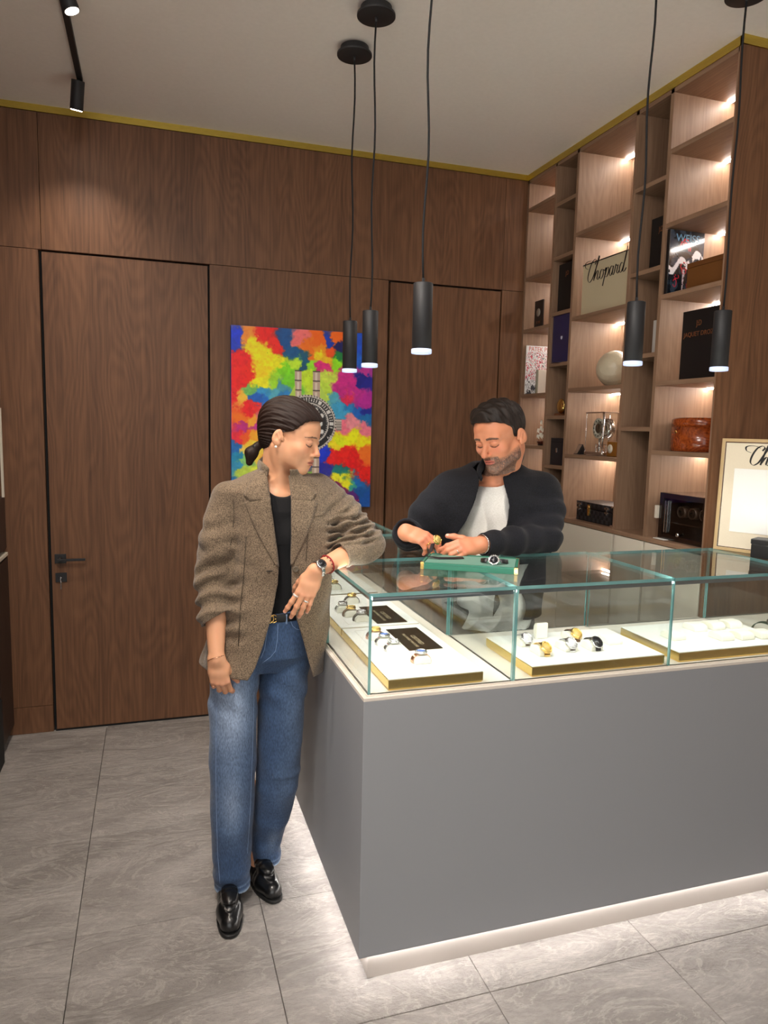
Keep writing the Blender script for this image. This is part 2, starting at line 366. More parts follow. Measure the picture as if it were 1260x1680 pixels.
for y0, y1 in ((3.53, YB-.006), (2.95, 3.52), (2.35, 2.94)): box('door_panel', (-.686, y0, .31 if y0 < 3.5 else .06), (-.674, y1, .905), M['darkwood'], lc, .001)
# side wall of the shop hall, front of the shop left open to the mall
M['hall'] = plain('hall_wall_paint', srgb(165, 150, 136), .8)
struct(box('wall_hall', (-2.62, -2.6, 0), (-2.6, .9, ZC), M['hall'])); struct(box('wall_return', (-2.6, .9, 0), (-.678, .92, ZC), M['wood']))
struct(box('wall_light_block', (.7, -2.62, 0), (XW, -2.6, ZC), M['hall']))  # unseen wall added to keep world light off the right side
# wood wall right of the bookcase, facing the camera
wr = struct(box('wall_right', (2.37, 2.2655, 0), (XW, 2.30, ZC), M['gap']))
box('panel', (XB, 2.25, 0), (2.62, 2.264, 2.973), M['wood'], wr, .0008); box('panel', (2.623, 2.25, 0), (XW, 2.264, 2.973), M['wood'], wr, .0008)
struct(box('wall_east', (XW, -2.6, 0), (XW+.05, 2.3, ZC), M['hall']))
# ------------------------------------------------------------------ bookcase
DX = .31; XK = XB+DX
bc = thing('bookcase', (XB, 3.0, 0), 'tall built-in walnut bookcase with lit niches over cream cupboards', 'bookcase')
back = box('back_panel', (XK, 2.266, 1.118), (XK+.015, YB-.001, 2.973), M['shelf_wood'], bc)
TK = .02
DIV = [YB-.012, 3.51, 3.304, 2.842, 2.62, 2.252]   # centre of each upright
for i, y in enumerate(DIV):
    a, b = (y-TK/2, y+TK/2)
    if i == 5: a, b = 2.2645, 2.272
    box('upright', (XB, a, 1.118), (XK, b, 2.973), M['shelf_wood'], bc, .0006)
cols = {0: [2.819, 2.436, 2.146, 1.778, 1.486], 1: [2.764, 2.487, 2.198, 1.931, 1.652, 1.387], 2: [2.565, 2.15, 1.79, 1.452],
        3: [2.641, 2.277, 1.915, 1.596], 4: [2.734, 2.438, 2.15, 1.79, 1.497]}
def led_strip(y0, y1, z, depth, parent):
    MB().box((depth, y0, z-.006), (depth+.012, y1, z)).build('led_strip', M['led_shelf'], parent)
for c, zs in cols.items():
    y1, y0 = DIV[c]-TK/2, (DIV[c+1]+TK/2 if c < 4 else 2.272)
    for z in zs:
        box('shelf', (XB+.001, y0, z-.019), (XK, y1, z), M['shelf_flat'], bc, .0006)
    if c in (0, 2, 4):
        for z in [2.955+.019] + zs:
            led_strip(y0+.004, y1-.004, z-.019, XK-.045, bc)
box('top_panel', (XB, 2.266, 2.955), (XK, YB-.002, 2.973), M['shelf_flat'], bc)
box('base_board', (XB-.001, 2.266, 1.098), (XK, YB-.002, 1.118), M['shelf_flat'], bc, .0008)
box('cupboard_carcass', (XB+.02, 2.266, .0), (XK, YB-.002, 1.097), M['shelf_wood'], bc)
for a, b in ((YB-.004, 3.308), (3.30, 2.850), (2.834, 2.628), (2.612, 2.27)):
    box('cupboard_door', (XB, b, .07), (XB+.019, a, 1.094), M['white_paint'], bc, .001)
# ------------------------------------------------------------------ display counter
ZS, ZT = .850, 1.129       # deck of the case, top of the glass
X0, Y0 = .53, 1.775        # outer corner of the body
XI, YI = .985, 2.265       # inner corner
YE, XE = 3.36, 2.62
def lshape(o0x, o0y, ix, iy, ex, ey):
    return [(o0x, o0y), (ex, o0y), (ex, iy), (ix, iy), (ix, ey), (o0x, ey)]
dc = thing('display_counter', (.9, 2.0, 0), 'grey L-shaped jewellery counter with glowing plinth and glass display case on top', 'counter')
MB().prism(lshape(X0, Y0, XI, YI, XE, YE), .086, .836).build('counter_body', M['counter'], dc, .0012)
MB().prism(lshape(X0, Y0, XI, YI, XE, YE), .8362, .8455).build('ledge', M['ledge'], dc, .0008)
MB().prism(lshape(X0+.012, Y0+.010, XI-.004, YI-.004, XE-.002, YE-.01), .8456, ZS).build('display_deck', M['deck'], dc)
MB().prism(lshape(X0+.035, Y0+.025, XI-.04, YI-.04, XE-.01, YE-.05), 0, .0858).build('plinth', M['toe'], dc)
MB().box((X0+.033, Y0+.0225, .002), (X0+.05, Y0+.025, .0855)).build('plinth_corner', M['toe'], dc)
MB().box((X0+.012, Y0+.012, .0815), (XE, Y0+.020, .0858)).box((X0+.012, Y0+.021, .0815), (X0+.020, YE-.01, .0858)).build('plinth_led', M['led_floor'], dc)
GT = .008
def pane(name, a, b, parent=dc):
    a, b = Vector(a), Vector(b); d = b-a; ax = min(range(3), key=lambda i: d[i])
    o = MB().box(a, b).build(name, [M['glass'], M['glass_edge']], parent)
    for p in o.data.polygons: p.material_index = 0 if abs(p.normal[ax]) > .9 else 1
    return o
GX, GY = X0+.014, Y0+.013
# tops, one pane per module
pane('glass_top', (GX, GY, ZT-.010), (.980, 2.268, ZT)); pane('glass_top', (GX, 2.270, ZT-.010), (.980, 2.805, ZT)); pane('glass_top', (GX, 2.808, ZT-.010), (.980, YE-.01, ZT))
pane('glass_top', (.983, GY, ZT-.010), (1.524, YI, ZT)); pane('glass_top', (1.527, GY, ZT-.010), (2.066, YI-.018, ZT)); pane('glass_top', (2.069, GY, ZT-.010), (XE, YI-.018, ZT))
zt = ZT-.0102
for a, b in (((GX+GT, GY, ZS), (.978, GY+GT, zt)), ((.9885, GY, ZS), (1.523, GY+GT, zt)), ((1.528, GY, ZS), (2.062, GY+GT, zt)), ((2.070, GY, ZS), (XE, GY+GT, zt))): pane('glass_front', a, b)
for a, b in (((GX, GY, ZS), (GX+GT-.0003, 2.268, zt)), ((GX, 2.270, ZS), (GX+GT, 2.80, zt)), ((GX, 2.81, ZS), (GX+GT, YE-.01, zt))): pane('glass_side', a, b)
for a, b in (((.9785, GY, ZS), (.9865, YI-.004, zt)), ((1.5235, GY+.0, ZS), (1.5275, YI-.012, zt)), ((2.063, GY, ZS), (2.069, YI-.026, zt)), ((GX+GT, 2.801, ZS), (.972, 2.807, zt)), ((GX, YE-.0098, ZS), (.98, YE-.004, zt))): pane('glass_divider', a, b)
for a, b in (((.973, YI, ZS), (.9797, 2.80, zt)), ((.973, 2.81, ZS), (.9797, YE-.01, zt)), ((.99, YI-.0115, ZS), (1.53, YI-.005, zt)), ((1.532, YI-.0255, ZS), (2.062, YI-.019, zt)), ((2.07, YI-.0255, ZS), (XE, YI-.019, zt))): pane('glass_back', a, b)
# aluminium light profiles inside the top edge of the glass
def profile(a, b, la, lb):
    o = box('light_profile', a, b, M['alu'], dc); MB().box(la, lb).build('led_strip', M['led_case'], dc)
zp = zt-.0002
for xa, xb in ((GX+.012, .9775), (.9875, 1.5228), (1.5282, 2.0625), (2.0695, XE)):
    profile((xa, GY+GT+.0005, zp-.014), (xb, GY+GT+.0035, zp), (xa, GY+GT+.0037, zp-.010), (xb, GY+GT+.008, zp-.004))
for ya, yb in ((GY+.022, 2.795), (2.812, YE-.02)):
    profile((GX+GT+.0005, ya, zp-.014), (GX+GT+.0035, yb, zp), (GX+GT+.0037, ya, zp-.010), (GX+GT+.008, yb, zp-.004))
# ------------------------------------------------------------------ trays, plaques
def tray(x0, x1, y0, y1, label, inset=True):
    t = thing('watch_tray', ((x0+x1)/2, (y0+y1)/2, ZS), label, 'tray', 'white topped brass trays in the glass case')
    g = .003; z0 = ZS+.0005
    MB().box((x0, y0, z0+.004), (x1, y1, ZS+.030)).build('brass_side', M['tray_brass'], t, .0008)
    MB().box((x0+.003, y0+.003, z0), (x1-.003, y1-.003, z0+.004)).build('foot_rim', M['gold'], t)
    MB().box((x0+.001, y0+.001, ZS+.0301), (x1-.001, y1-.001, ZS+.0335)).build('white_top', M['tray_white'], t, .0012)
    if inset:
        a = .035; mb = MB(); z = ZS+.0336; e = .0012
        for p, q in (((x0+a, y0+a), (x1-a, y0+a+e)), ((x0+a, y1-a-e), (x1-a, y1-a)), ((x0+a, y0+a), (x0+a+e, y1-a)), ((x1-a-e, y0+a), (x1-a, y1-a))): mb.box((p[0], p[1], z), (q[0], q[1], z+.0006))
        mb.build('stitched_border', M['deck'], t)
    return t
tray(.607, .893, 1.800, 2.312, 'white topped brass tray nearest the glass corner, holding four watches')
tray(.607, .893, 2.322, 2.795, 'middle white topped brass tray in the left case, second from the glass corner')
tray(.607, .893, 2.815, 3.30, 'farthest white topped brass tray in the left case, partly behind the blazer')
tray(1.050, 1.517, 1.800, 2.105, 'white topped brass tray with five watches and an upright cushion in the front case', False)
tray(1.577, 2.045, 1.805, 2.105, 'white topped brass tray holding seven empty cushions in the front case', False)
M['plaque'] = plain('bronze_plaque', srgb(92, 78, 58), .25, .8, var=.15)
M['plaque_text'] = plain('plaque_lettering', srgb(150, 138, 112), .4)
for k, (x0, y0, lab) in enumerate(((.748, 2.022, 'bronze plaque with faint lettering on the tray nearest the glass corner'), (.742, 2.338, 'bronze plaque with faint lettering on the middle tray'))):
    t = thing('plaque', (x0+.055, y0+.12, ZS+.034), lab, 'plaque', 'bronze plaques in the left case')
    MB().box((x0, y0, ZS+.0343), (x0+.112, y0+.238, ZS+.0365)).build('plate', M['plaque'], t, .0005)
    text('lettering', 'CERTIFIED', .022, frame((x0+.062, y0+.10, ZS+.0367), (0, -1, 0), (1, 0, 0)), M['plaque_text'], t, .0002)
    text('lettering', 'PRE-OWNED WATCHES', .0135, frame((x0+.038, y0+.10, ZS+.0367), (0, -1, 0), (1, 0, 0)), M['plaque_text'], t, .0002)
# ------------------------------------------------------------------ pendants
M['acrylic'] = plain('clear_acrylic_ring', srgb(190, 200, 225), .15, emit=(.62, .74, 1, 1), estr=.55)
M['cord'] = plain('black_cord', srgb(16, 15, 17), .8)
def pendant(x, y, label, cable=(0, 0)):
    t = thing('pendant_lamp', (x, y, 1.785), label, 'lamp', 'slim black pendant lamps over the counter')
    MB().lathe([(0, 3.003), (.054, 3.003), (.055, 2.982), (.0665, 2.980), (.0665, 2.972), (0, 2.971)], (x, y, 0), 48).build('canopy', M['black'], t, .0006)
    MB().lathe([(0, 2.972), (.0055, 2.971), (.0055, 2.957), (.003, 2.955), (0, 2.955)], (x, y, 0), 16).build('cord_grip', M['black'], t)
    pts = [(x+cable[0]*math.sin(i*.9)*.004, y, 2.96-(2.96-1.99)*i/14) for i in range(15)]; pts[0] = (x, y, 2.96); pts[-1] = (x, y, 1.99)
    MB().ring_tube(pts, .0034, 8).build('cord', M['cord'], t)
    MB().lathe([(0, 2.0), (.0045, 1.9995), (.0045, 1.986), (.027, 1.985), (.0285, 1.983), (.0285, 1.799), (.026, 1.798), (.026, 1.803), (0, 1.803)], (x, y, 0), 40).build('lamp_body', M['black'], t)
    MB().lathe([(.0285, 1.7985), (.030, 1.797), (.030, 1.787), (.0285, 1.785), (.0225, 1.785), (.0225, 1.7985)], (x, y, 0), 40).build('diffuser_ring', M['acrylic'], t)
    MB().lathe([(0, 1.7975), (.0222, 1.7975), (.0222, 1.7985), (0, 1.799)], (x, y, 0), 32).build('lamp_lens', M['led'], t)
    l = lamp('pendant_light', 'SPOT', (x, y, 1.782), (x, y, 0), 5, COOL, spot_size=1.5, spot_blend=.7, shadow_soft_size=.02)
    l.location = (0, 0, -.003); l.parent = t; return t
pendant(.757, 2.825, 'slim black pendant lamp farthest back, hanging before the painting', (1, 0))
pendant(.757, 2.545, 'slim black pendant lamp hanging at the top right corner of the painting', (-1, 0))
pendant(.752, 2.0, 'slim black pendant lamp hanging alone in front of the second door', (1.3, 0))
pendant(1.481, 2.0, 'slim black pendant lamp hanging before the lit bookcase niche with the pale orb', (1.2, 0))
pendant(1.843, 2.02, 'slim black pendant lamp at far right, in front of the black logo board', (-.8, 0))
# ------------------------------------------------------------------ ceiling track with two spotlights, and two unseen ones added for fill
tr = thing('track_light', (-.266, 2.6, 2.985), 'thin black ceiling track carrying two lit cylinder spotlights and two added unseen ones', 'track light')
MB().box((-.277, .6, 2.985), (-.255, 3.47, 3.0045)).build('rail', M['black'], tr, .001)
def spot(head, face, aim, e):
    head, face = Vector(head), Vector(face); d = (face-head).normalized()
    s = MB().cyl(head, face, .0265, n=32).build('spot_head', M['black'], tr, .001)
    MB().cyl(face+d*.0002, face+d*.002, .0225, n=32).build('spot_lens', M['spot_glow'], s)
    MB().cyl((head.x, head.y, 2.985), head+d*.02+Vector((.0, 0, .0)), .006, n=12).build('spot_stem', M['black'], s)
    lamp('spot_light', 'SPOT', face+d*.004, aim, e, WARM, spot_size=1.7, spot_blend=1.0, shadow_soft_size=.02)
h1 = at(128, 132, 3.44); spot(h1, h1+Vector((-.012, .035, -.105)), h1+Vector((-.04, .26, -.85)), 20)
h2 = at(103, -22, 2.80); spot(h2, at(118, 18, 2.80)+Vector((0, .0, 0)), (.1, 3.2, .2), 45)
fill_head = Vector((-.266, 2.05, 2.93)); spot(fill_head, fill_head+Vector((.045, .02, -.095)), (.48, 2.2, .5), 62)  # extra head out of view, added to brighten the counter's left side
fill_head = Vector((-.266, 1.2, 2.93)); spot(fill_head, fill_head+Vector((.045, .03, -.095)), (.35, 1.9, .1), 42)  # second extra head out of view, added as fill for counter and floor
# ------------------------------------------------------------------ flat prints painted procedurally
def vnoise(x, y, seed=0):
    r = np.random.default_rng(seed); g = r.random((64, 64))
    xi = np.floor(x).astype(int); yi = np.floor(y).astype(int); fx = x-xi; fy = y-yi; fx = fx*fx*(3-2*fx); fy = fy*fy*(3-2*fy)
    a = g[xi % 64, yi % 64]; b = g[(xi+1) % 64, yi % 64]; c = g[xi % 64, (yi+1) % 64]; d = g[(xi+1) % 64, (yi+1) % 64]
    return (a*(1-fx)+b*fx)*(1-fy)+(c*(1-fx)+d*fx)*fy
def fbm(x, y, seed=0, o=5):
    s = 0; a = .5; t = 0
    for i in range(o): s = s+a*vnoise(x*2**i, y*2**i, seed+i); t += a; a *= .55
    return s/t
def lin(c): c = np.asarray(c, float)/255; return np.where(c <= .04045, c/12.92, ((c+.055)/1.055)**2.4)
def print_panel(name, w_, h_, nx, ny, fn, Mx, mat, parent):
    """flat print: fn(u, v) -> sRGB array (v from the top); Mx places it, origin at its lower left corner"""
    u, v = np.meshgrid(np.linspace(0, 1, nx), np.linspace(0, 1, ny)); c = lin(fn(u.ravel(), v.ravel()))
    xy = np.stack([u.ravel()*w_, (1-v.ravel())*h_, np.zeros(u.size)], 1)
    off = base_of(parent); Mn = np.array(Matrix.Translation(-off) @ Mx); P = xy @ Mn[:3, :3].T + Mn[:3, 3]
    i = (np.arange(ny-1)[:, None]*nx+np.arange(nx-1)[None]).ravel(); fs = np.stack([i, i+nx, i+nx+1, i+1], 1)
    me = bpy.data.meshes.new(name); me.vertices.add(len(P)); me.vertices.foreach_set('co', P.ravel())
    me.loops.add(fs.size); me.loops.foreach_set('vertex_index', fs.ravel()); me.polygons.add(len(fs))
    me.polygons.foreach_set('loop_start', np.arange(0, fs.size, 4)); me.update(calc_edges=True)
    a = me.color_attributes.new('Col', 'FLOAT_COLOR', 'POINT'); a.data.foreach_set('color', np.concatenate([c, np.ones((len(c), 1))], 1).ravel())
    me.materials.append(mat); o = bpy.data.objects.new(name, me); COL.objects.link(o); o.parent = parent; return o
SEEDS = """130,190,25,60,205;95,240,20,60,190;330,150,228,30,25;150,350,225,25,30;200,450,232,35,20;140,520,226,28,30;430,230,230,40,30;110,620,222,30,35;200,740,226,30,40;
250,250,250,225,20;330,330,250,228,15;290,430,252,215,10;420,380,240,235,20;300,530,235,230,30;180,180,245,150,60;480,440,130,215,30;560,390,195,235,60;420,540,165,220,50;520,500,120,205,40;
480,200,15,80,140;540,290,10,85,135;640,350,15,90,120;610,400,20,80,110;660,460,200,230,60;640,230,240,120,30;720,180,250,110,20;740,270,252,150,30;680,330,245,120,25;720,310,250,215,30;590,190,235,120,120;780,340,240,190,40;
810,180,20,60,170;900,230,15,20,90;870,160,245,110,20;830,260,235,90,30;890,310,20,120,60;870,370,150,220,30;700,390,150,220,50;760,390,220,50,130;930,470,205,50,140;1000,520,200,45,140;880,590,195,45,135;1050,600,190,50,145;1100,660,180,45,150;930,640,215,50,90;
1080,240,25,80,190;1090,330,30,100,200;1070,470,25,30,130;1110,490,30,35,140;1090,410,190,60,150;790,470,205,225,90;790,560,190,220,80;760,620,200,225,90;
850,620,90,170,190;950,690,40,130,190;1050,740,25,100,180;1120,800,20,110,170;900,720,70,160,200;1130,740,25,40,140;300,600,60,150,200;350,680,35,110,195;270,660,30,100,190;400,620,90,170,190;450,560,80,150,170;460,650,50,130,190;230,590,120,190,100;
160,640,250,190,70;250,740,226,50,50;160,800,245,120,30;240,830,250,170,60;170,870,190,50,130;280,870,185,55,140;200,960,240,100,40;230,1030,250,200,70;130,950,225,50,70;280,960,250,170,50;280,1040,250,215,90;300,800,235,130,130;
1000,900,235,235,20;1090,960,240,225,25;900,960,225,235,30;870,1010,240,220,40;1000,810,235,150,160;930,830,230,120,140;1110,870,235,130,150;
900,1080,225,30,25;1000,1150,222,25,30;1050,1080,220,30,30;1100,1230,224,35,30;850,1090,222,35,40;960,1060,230,40,30;1120,1060,240,120,40;780,1070,30,60,200;760,1170,35,40,150;840,1180,50,50,150;
880,1235,235,235,60;950,1290,230,230,50;860,1290,130,40,90;900,1190,30,120,120;1010,1310,70,170,150;940,1350,120,40,90;1000,1420,90,40,120;880,1340,130,50,100;1080,1370,25,90,160;1120,1430,30,90,170;1060,1290,30,110,180;700,1260,150,210,60;
130,1090,40,140,180;140,1180,60,150,190;180,1220,190,215,90;240,1240,220,230,80;115,1040,40,110,180;160,1060,240,210,100;180,1130,140,200,120;150,1350,40,120,190;300,1350,180,60,130;500,1400,230,150,40;700,1400,40,110,180;400,1100,230,120,60;500,900,200,60,140;550,1150,120,60,150"""
SD = np.array([[float(q) for q in s.split(',')] for s in SEEDS.replace('\n', '').split(';')])
def paint(u, v):
    X = 85+u*1070; Y = 115+v*1380
    wx = (fbm(X/75, Y/75, 3)-.5)*110+(fbm(X/16, Y/16, 11, 3)-.5)*34; wy = (fbm(X/75, Y/75, 23)-.5)*110+(fbm(X/16, Y/16, 31, 3)-.5)*34
    d = (X[:, None]+wx[:, None]-SD[None, :, 0])**2+(Y[:, None]+wy[:, None]-SD[None, :, 1])**2
    w_ = 1/(d+60)**4.2; w_ /= w_.sum(1, keepdims=True); c = w_ @ SD[:, 2:]
    # pigment edges and mottling
    top = w_.max(1); e = np.clip((.62-top)*2.2, 0, 1)*(fbm(X/9, Y/9, 41, 3) > .5)
    c = c*(1-.35*e[:, None])+np.array([250, 225, 120])*.35*e[:, None]
    c *= (.92+.22*fbm(X/22, Y/22, 51, 4))[:, None]
    spk = (vnoise(X/3.5, Y/3.5, 61) > .985); c[spk] = c[spk]*.3; g_ = c.mean(1, keepdims=True); c = g_+(c-g_)*1.12
    # the wrist watch drawn across the middle
    cx, cy = 652, 832; dx, dy = X-cx, Y-cy; r = np.hypot(dx, dy); an = np.arctan2(dx, -dy)
    def put(m, col): c[m] = col
    for yy0, yy1 in ((425, 640), (1020, 1275)):
        for xa, xb in ((552, 604), (688, 746)):
            m = (X > xa) & (X < xb) & (Y > yy0) & (Y < yy1); put(m, (196, 170, 150)); put(m & (((Y-yy0) % 74) < 8), (60, 52, 48)); put(m & (np.abs(X-xa-26) < 9) & (((Y-yy0) % 74) > 14), (226, 212, 198))
    m = (np.abs(dx) > 95) & (np.abs(dx) < 150) & (dy < -150) & (dy > -300+(np.abs(dx)-95)*1.9); put(m, (190, 225, 90))
    m = (np.abs(X-895) < 22) & (np.abs(Y-838) < 46); put(m, (205, 195, 185)); put(m & ((Y % 11) < 4), (70, 66, 64))
    put(r < 222, (205, 198, 190)); put((r < 222) & (r > 212) & ((an*60/PI % 2) < .8), (60, 58, 56))
    put(r < 205, (38, 36, 38)); q = np.abs(((an*30/PI) % 1)-.5)
    put((r < 200) & (r > 172) & (q < .16) & (an > -1.2) & (an < 1.75), (225, 222, 218))
    put((r < 200) & (r > 170) & (np.abs(((an*6/PI) % 1)-.5) > .40) & (an > .1) & (an < 1.7), (228, 226, 222))
    put(r < 164, (215, 210, 204)); put(r < 156, (44, 42, 44)); put((r < 156) & (r > 147) & (np.abs(((an*30/PI) % 1)-.5) > .35), (210, 208, 205))
    for k in range(12):
        if k in (3,): continue
        px, py = cx+124*math.sin(k*PI/6), cy-124*math.cos(k*PI/6); rr = np.hypot(X-px, Y-py); put(rr < 20, (120, 118, 120)); put(rr < 16, (232, 230, 226))
    put((np.abs(dx-dy*.0-60) < 46) & (np.abs(dy) < 8), (222, 220, 216)); put(np.hypot(dx-92, dy) < 24, (226, 224, 220)); put((np.abs(dx+dy) < 9) & (dx > 0) & (dx < 90), (222, 220, 216))
    return np.clip(c, 0, 255)
PX0, PX1, PZ0, PZ1 = .389, 1.143, 1.13, 2.068
pg = thing('painting', ((PX0+PX1)/2, 3.8, PZ0), 'square-edged canvas painted in rainbow clouds with a steel diver watch, hanging between the doors', 'painting')
M['canvas_side'] = plain('painted_canvas_edge', srgb(40, 70, 160), .6, var=.4, bscale=40)
MB().box((PX0, 3.783, PZ0), (PX1, 3.8145, PZ1)).build('stretched_canvas', M['canvas_side'], pg, .001)
M['print'] = attr_mat('painted_canvas', .45, bump=.25, bscale=260)
print_panel('painted_front', PX1-PX0-.002, PZ1-PZ0-.002, 250, 320, paint, frame((PX0+.001, 3.7825, PZ0+.001), (1, 0, 0), (0, 0, 1)), M['print'], pg)
text('bezel_numeral', '20', .030, frame((PX0+(822-85)/1070*.754, 3.7815, PZ1-(945-115)/1380*.938), (.45, 0, -.9), (.9, 0, .45)), plain('numeral_white', srgb(225, 222, 218), .5), pg)
text('signature', 'AA', .018, frame((PX0+(1050-85)/1070*.754, 3.7815, PZ1-(1440-115)/1380*.938), (1, 0, 0), (0, 0, 1)), plain('signature_red', srgb(190, 60, 90), .5), pg)
# ------------------------------------------------------------------ script lettering
def catmull(P, n=8):
    P = [Vector((a, b, 0)) for a, b in P]; P = [P[0]*2-P[1]]+P+[P[-1]*2-P[-2]]; out = []
    for i in range(1, len(P)-2):
        for k in range(n):
            t = k/n; a, b, c, d = P[i-1:i+3]
            out.append(.5*((2*b)+(c-a)*t+(2*a-5*b+4*c-d)*t*t+(3*b-a-3*c+d)*t**3))
    out.append(P[-2]); return out
SCRIPT = [[(.10,.62),(-.12,.72),(-.16,.90),(.05,.98),(.35,.95),(.52,.86)], [(.62,.74),(.72,.88),(.60,.98),(.36,.84),(.16,.48),(.10,.16),(.24,.0),(.44,.10),(.56,.26)],
 [(.56,.26),(.84,.78),(.96,1.0),(.90,1.04),(.74,.62),(.58,.02)], [(.62,.12),(.78,.38),(.88,.42),(.90,.34),(.84,.08),(.92,.02),(1.02,.12)],
 [(1.30,.38),(1.16,.40),(1.06,.22),(1.08,.04),(1.20,.02),(1.32,.20),(1.30,.38),(1.40,.32)], [(1.40,.30),(1.52,.42),(1.44,.10),(1.30,-.34)], [(1.46,.12),(1.58,.38),(1.70,.40),(1.72,.22),(1.60,.03),(1.46,.04)],
 [(2.04,.36),(1.92,.42),(1.80,.26),(1.80,.06),(1.90,.02),(2.02,.22),(2.06,.40),(2.0,.08),(2.08,.02),(2.16,.14)], [(2.16,.14),(2.24,.42),(2.30,.36),(2.40,.38)], [(2.40,.38),(2.32,.10),(2.40,.02),(2.52,.14)],
 [(2.76,.36),(2.64,.42),(2.52,.26),(2.52,.06),(2.62,.02),(2.76,.20),(2.94,.70),(3.02,1.04)], [(3.02,1.04),(2.84,.40),(2.76,.06),(2.86,.02),(3.0,.14)]]
def script(name, Mx, width, mat, parent, weight=.018):
    s = width/3.2; mb = MB()
    for st in SCRIPT:
        pts = catmull(st); N_ = len(pts); rad = []
        for i in range(N_):
            t = pts[min(i+1, N_-1)]-pts[max(i-1, 0)]; t.normalize(); down = abs(t.y*.9+t.x*.3)
            rad.append((weight*(.35+1.3*down**2)*s*1.35, .0006))
        P = [Mx @ Vector((p.x*s, p.y*s, 0)) for p in pts]
        mb.ring_tube(P, [(r[1], r[0]) for r in rad], 6, flat=(Mx.to_3x3() @ Vector((0, 0, 1))), smooth=False)
    return mb.build(name, mat, parent)
M['ink'] = plain('black_ink', (.006, .006, .006, 1), .4)
M['mirror_gold'] = plain('pale_gold_mirror', (.80, .73, .50, 1), .3, .45)
M['blackboard'] = plain('black_board', srgb(12, 12, 14), .45)
M['copper'] = plain('copper_print', srgb(130, 82, 52), .4, .4)
def slab(name, part, x0, x1, y0, y1, z0, z1, mat, label, cat, group=None, bevel=.001):
    t = thing(name, ((x0+x1)/2, (y0+y1)/2, z0), label, cat, group)
    box(part, (x0, y0, z0+.0003), (x1, y1, z1), mat, t, bevel); return t
FX = lambda x, y, z: frame((x, y, z), (0, -1, 0), (0, 0, 1))      # faces the room (-x)
FY = lambda x, y, z: frame((x, y, z), (1, 0, 0), (0, 0, 1))       # faces the camera (-y)
# ---- bookcase contents
t = slab('logo_plate', 'plate', 2.086, 2.098, 2.868, 3.262, 2.15, 2.402, M['mirror_gold'], 'pale gold mirrored plate with flowing black script, in the wide middle niche', 'plate')
script('script_lettering', FX(2.0855, 3.225, 2.308), .34, M['ink'], t, .019)
box('edge_strip', (2.0845, 2.868, 2.397), (2.0865, 3.262, 2.402), M['ink'], t); box('support_foot', (2.098, 3.0, 2.1503), (2.16, 3.1, 2.16), M['mirror_gold'], t)
wt = slab('hardback_book', 'pages', 2.062, 2.234, 2.586, 2.602, 2.151, 2.412, M['blackboard'], 'glossy dark book with red line drawing and pale blue title in the right lit column', 'book')
def weiss(u, v):
    n = fbm(u*6, v*8, 5); c = np.stack([18+50*n, 24+60*n, 34+66*n], 1); c[(n < .45)] *= .5
    def ln(m, col): c[m] = col
    for k, (cx, cy, rx, ry) in enumerate(((.45, .30, .10, .12), (.45, .30, .155, .165), (.45, .55, .10, .06), (.75, .60, .08, .05), (.45, .62, .06, .05), (.2, .82, .05, .06), (.25, .72, .06, .03), (.6, .85, .05, .07))):
        d = np.abs(np.hypot((u-cx)/rx, (v-cy)/ry)-1); ln((d < (.10 if k > 1 else .09)) & ((v < cy+.01) | (k > 1)), (205, 40, 55))
    b = (np.abs(v-(.58-.25*(u-.1)+.06*np.sin(u*14))) < .045+.03*fbm(u*20, v*20, 9)); ln(b & (fbm(u*14, v*14, 17) > .40), (225, 222, 226))
    ln((np.abs(u-.48+.06*v) < .05*(1.25-v)) & (v > .6) & (v < .97) & (fbm(u*30, v*30, 19) > .42), (190, 175, 185))
    return c
print_panel('front_cover', .172, .26, 70, 100, weiss, FY(2.062, 2.5855, 2.1515), attr_mat('glossy_cover', .12, coat=.6), wt)
text('title', 'WEISS', .044, FY(2.150, 2.585, 2.380), plain('title_blue', srgb(80, 130, 165), .4), wt)
box('book_spine', (2.0585, 2.5855, 2.151), (2.062, 2.602, 2.4125), M['blackboard'], wt)
t = slab('brown_box', 'box_body', 2.085, 2.20, 2.285, 2.498, 2.1505, 2.236, plain('tobacco_brown_board', srgb(104, 64, 26), .45), 'low tobacco brown box lying in front of the glossy dark book', 'box')
box('lid', (2.083, 2.283, 2.2362), (2.202, 2.500, 2.256), plain('tobacco_brown_lid', srgb(98, 58, 22), .45), t, .001); box('dark_end', (2.086, 2.498, 2.151), (2.199, 2.5005, 2.236), M['ink'], t)
def logo_board(x, y0, y1, z0, z1, label, words=True):
    t = slab('logo_board', 'board', x, x+.016, y0, y1, z0, z1, M['blackboard'], label, 'board', 'black boards with a small monogram')
    ym = (y0+y1)/2+.01*(1 if words else 0); zm = z1-.055
    text('monogram', 'J:D', .032, FX(x-.0008, ym, zm), M['copper'], t, sx=.75)
    if words: text('lettering', 'JAQUET DROZ', .0265, FX(x-.0008, ym, zm-.042), M['copper'], t, sx=.95)
    box('easel_back', (x+.016, ym-.02, z0+.0003), (x+.05, ym+.02, z0+.006), M['ink'], t)
    return t
logo_board(2.104, 2.315, 2.528, 1.7905, 2.070, 'large black board with copper monogram and lettering, beside the farthest right pendant lamp')
logo_board(2.104, 2.636, 2.768, 2.2775, 2.50, 'black monogram board in the narrow dark column right of the gold plate', False)
logo_board(2.084, 3.322, 3.488, 2.1985, 2.448, 'black monogram board in the narrow column left of the gold plate', False)
nt_ = slab('navy_book', 'cover', 2.066, 2.082, 3.335, 3.492, 1.9315, 2.195, plain('navy_glossy_cover', srgb(20, 24, 78), .2, coat=.5, var=.3, bscale=12), 'glossy navy blue book standing upright with a small pale shield badge', 'book')
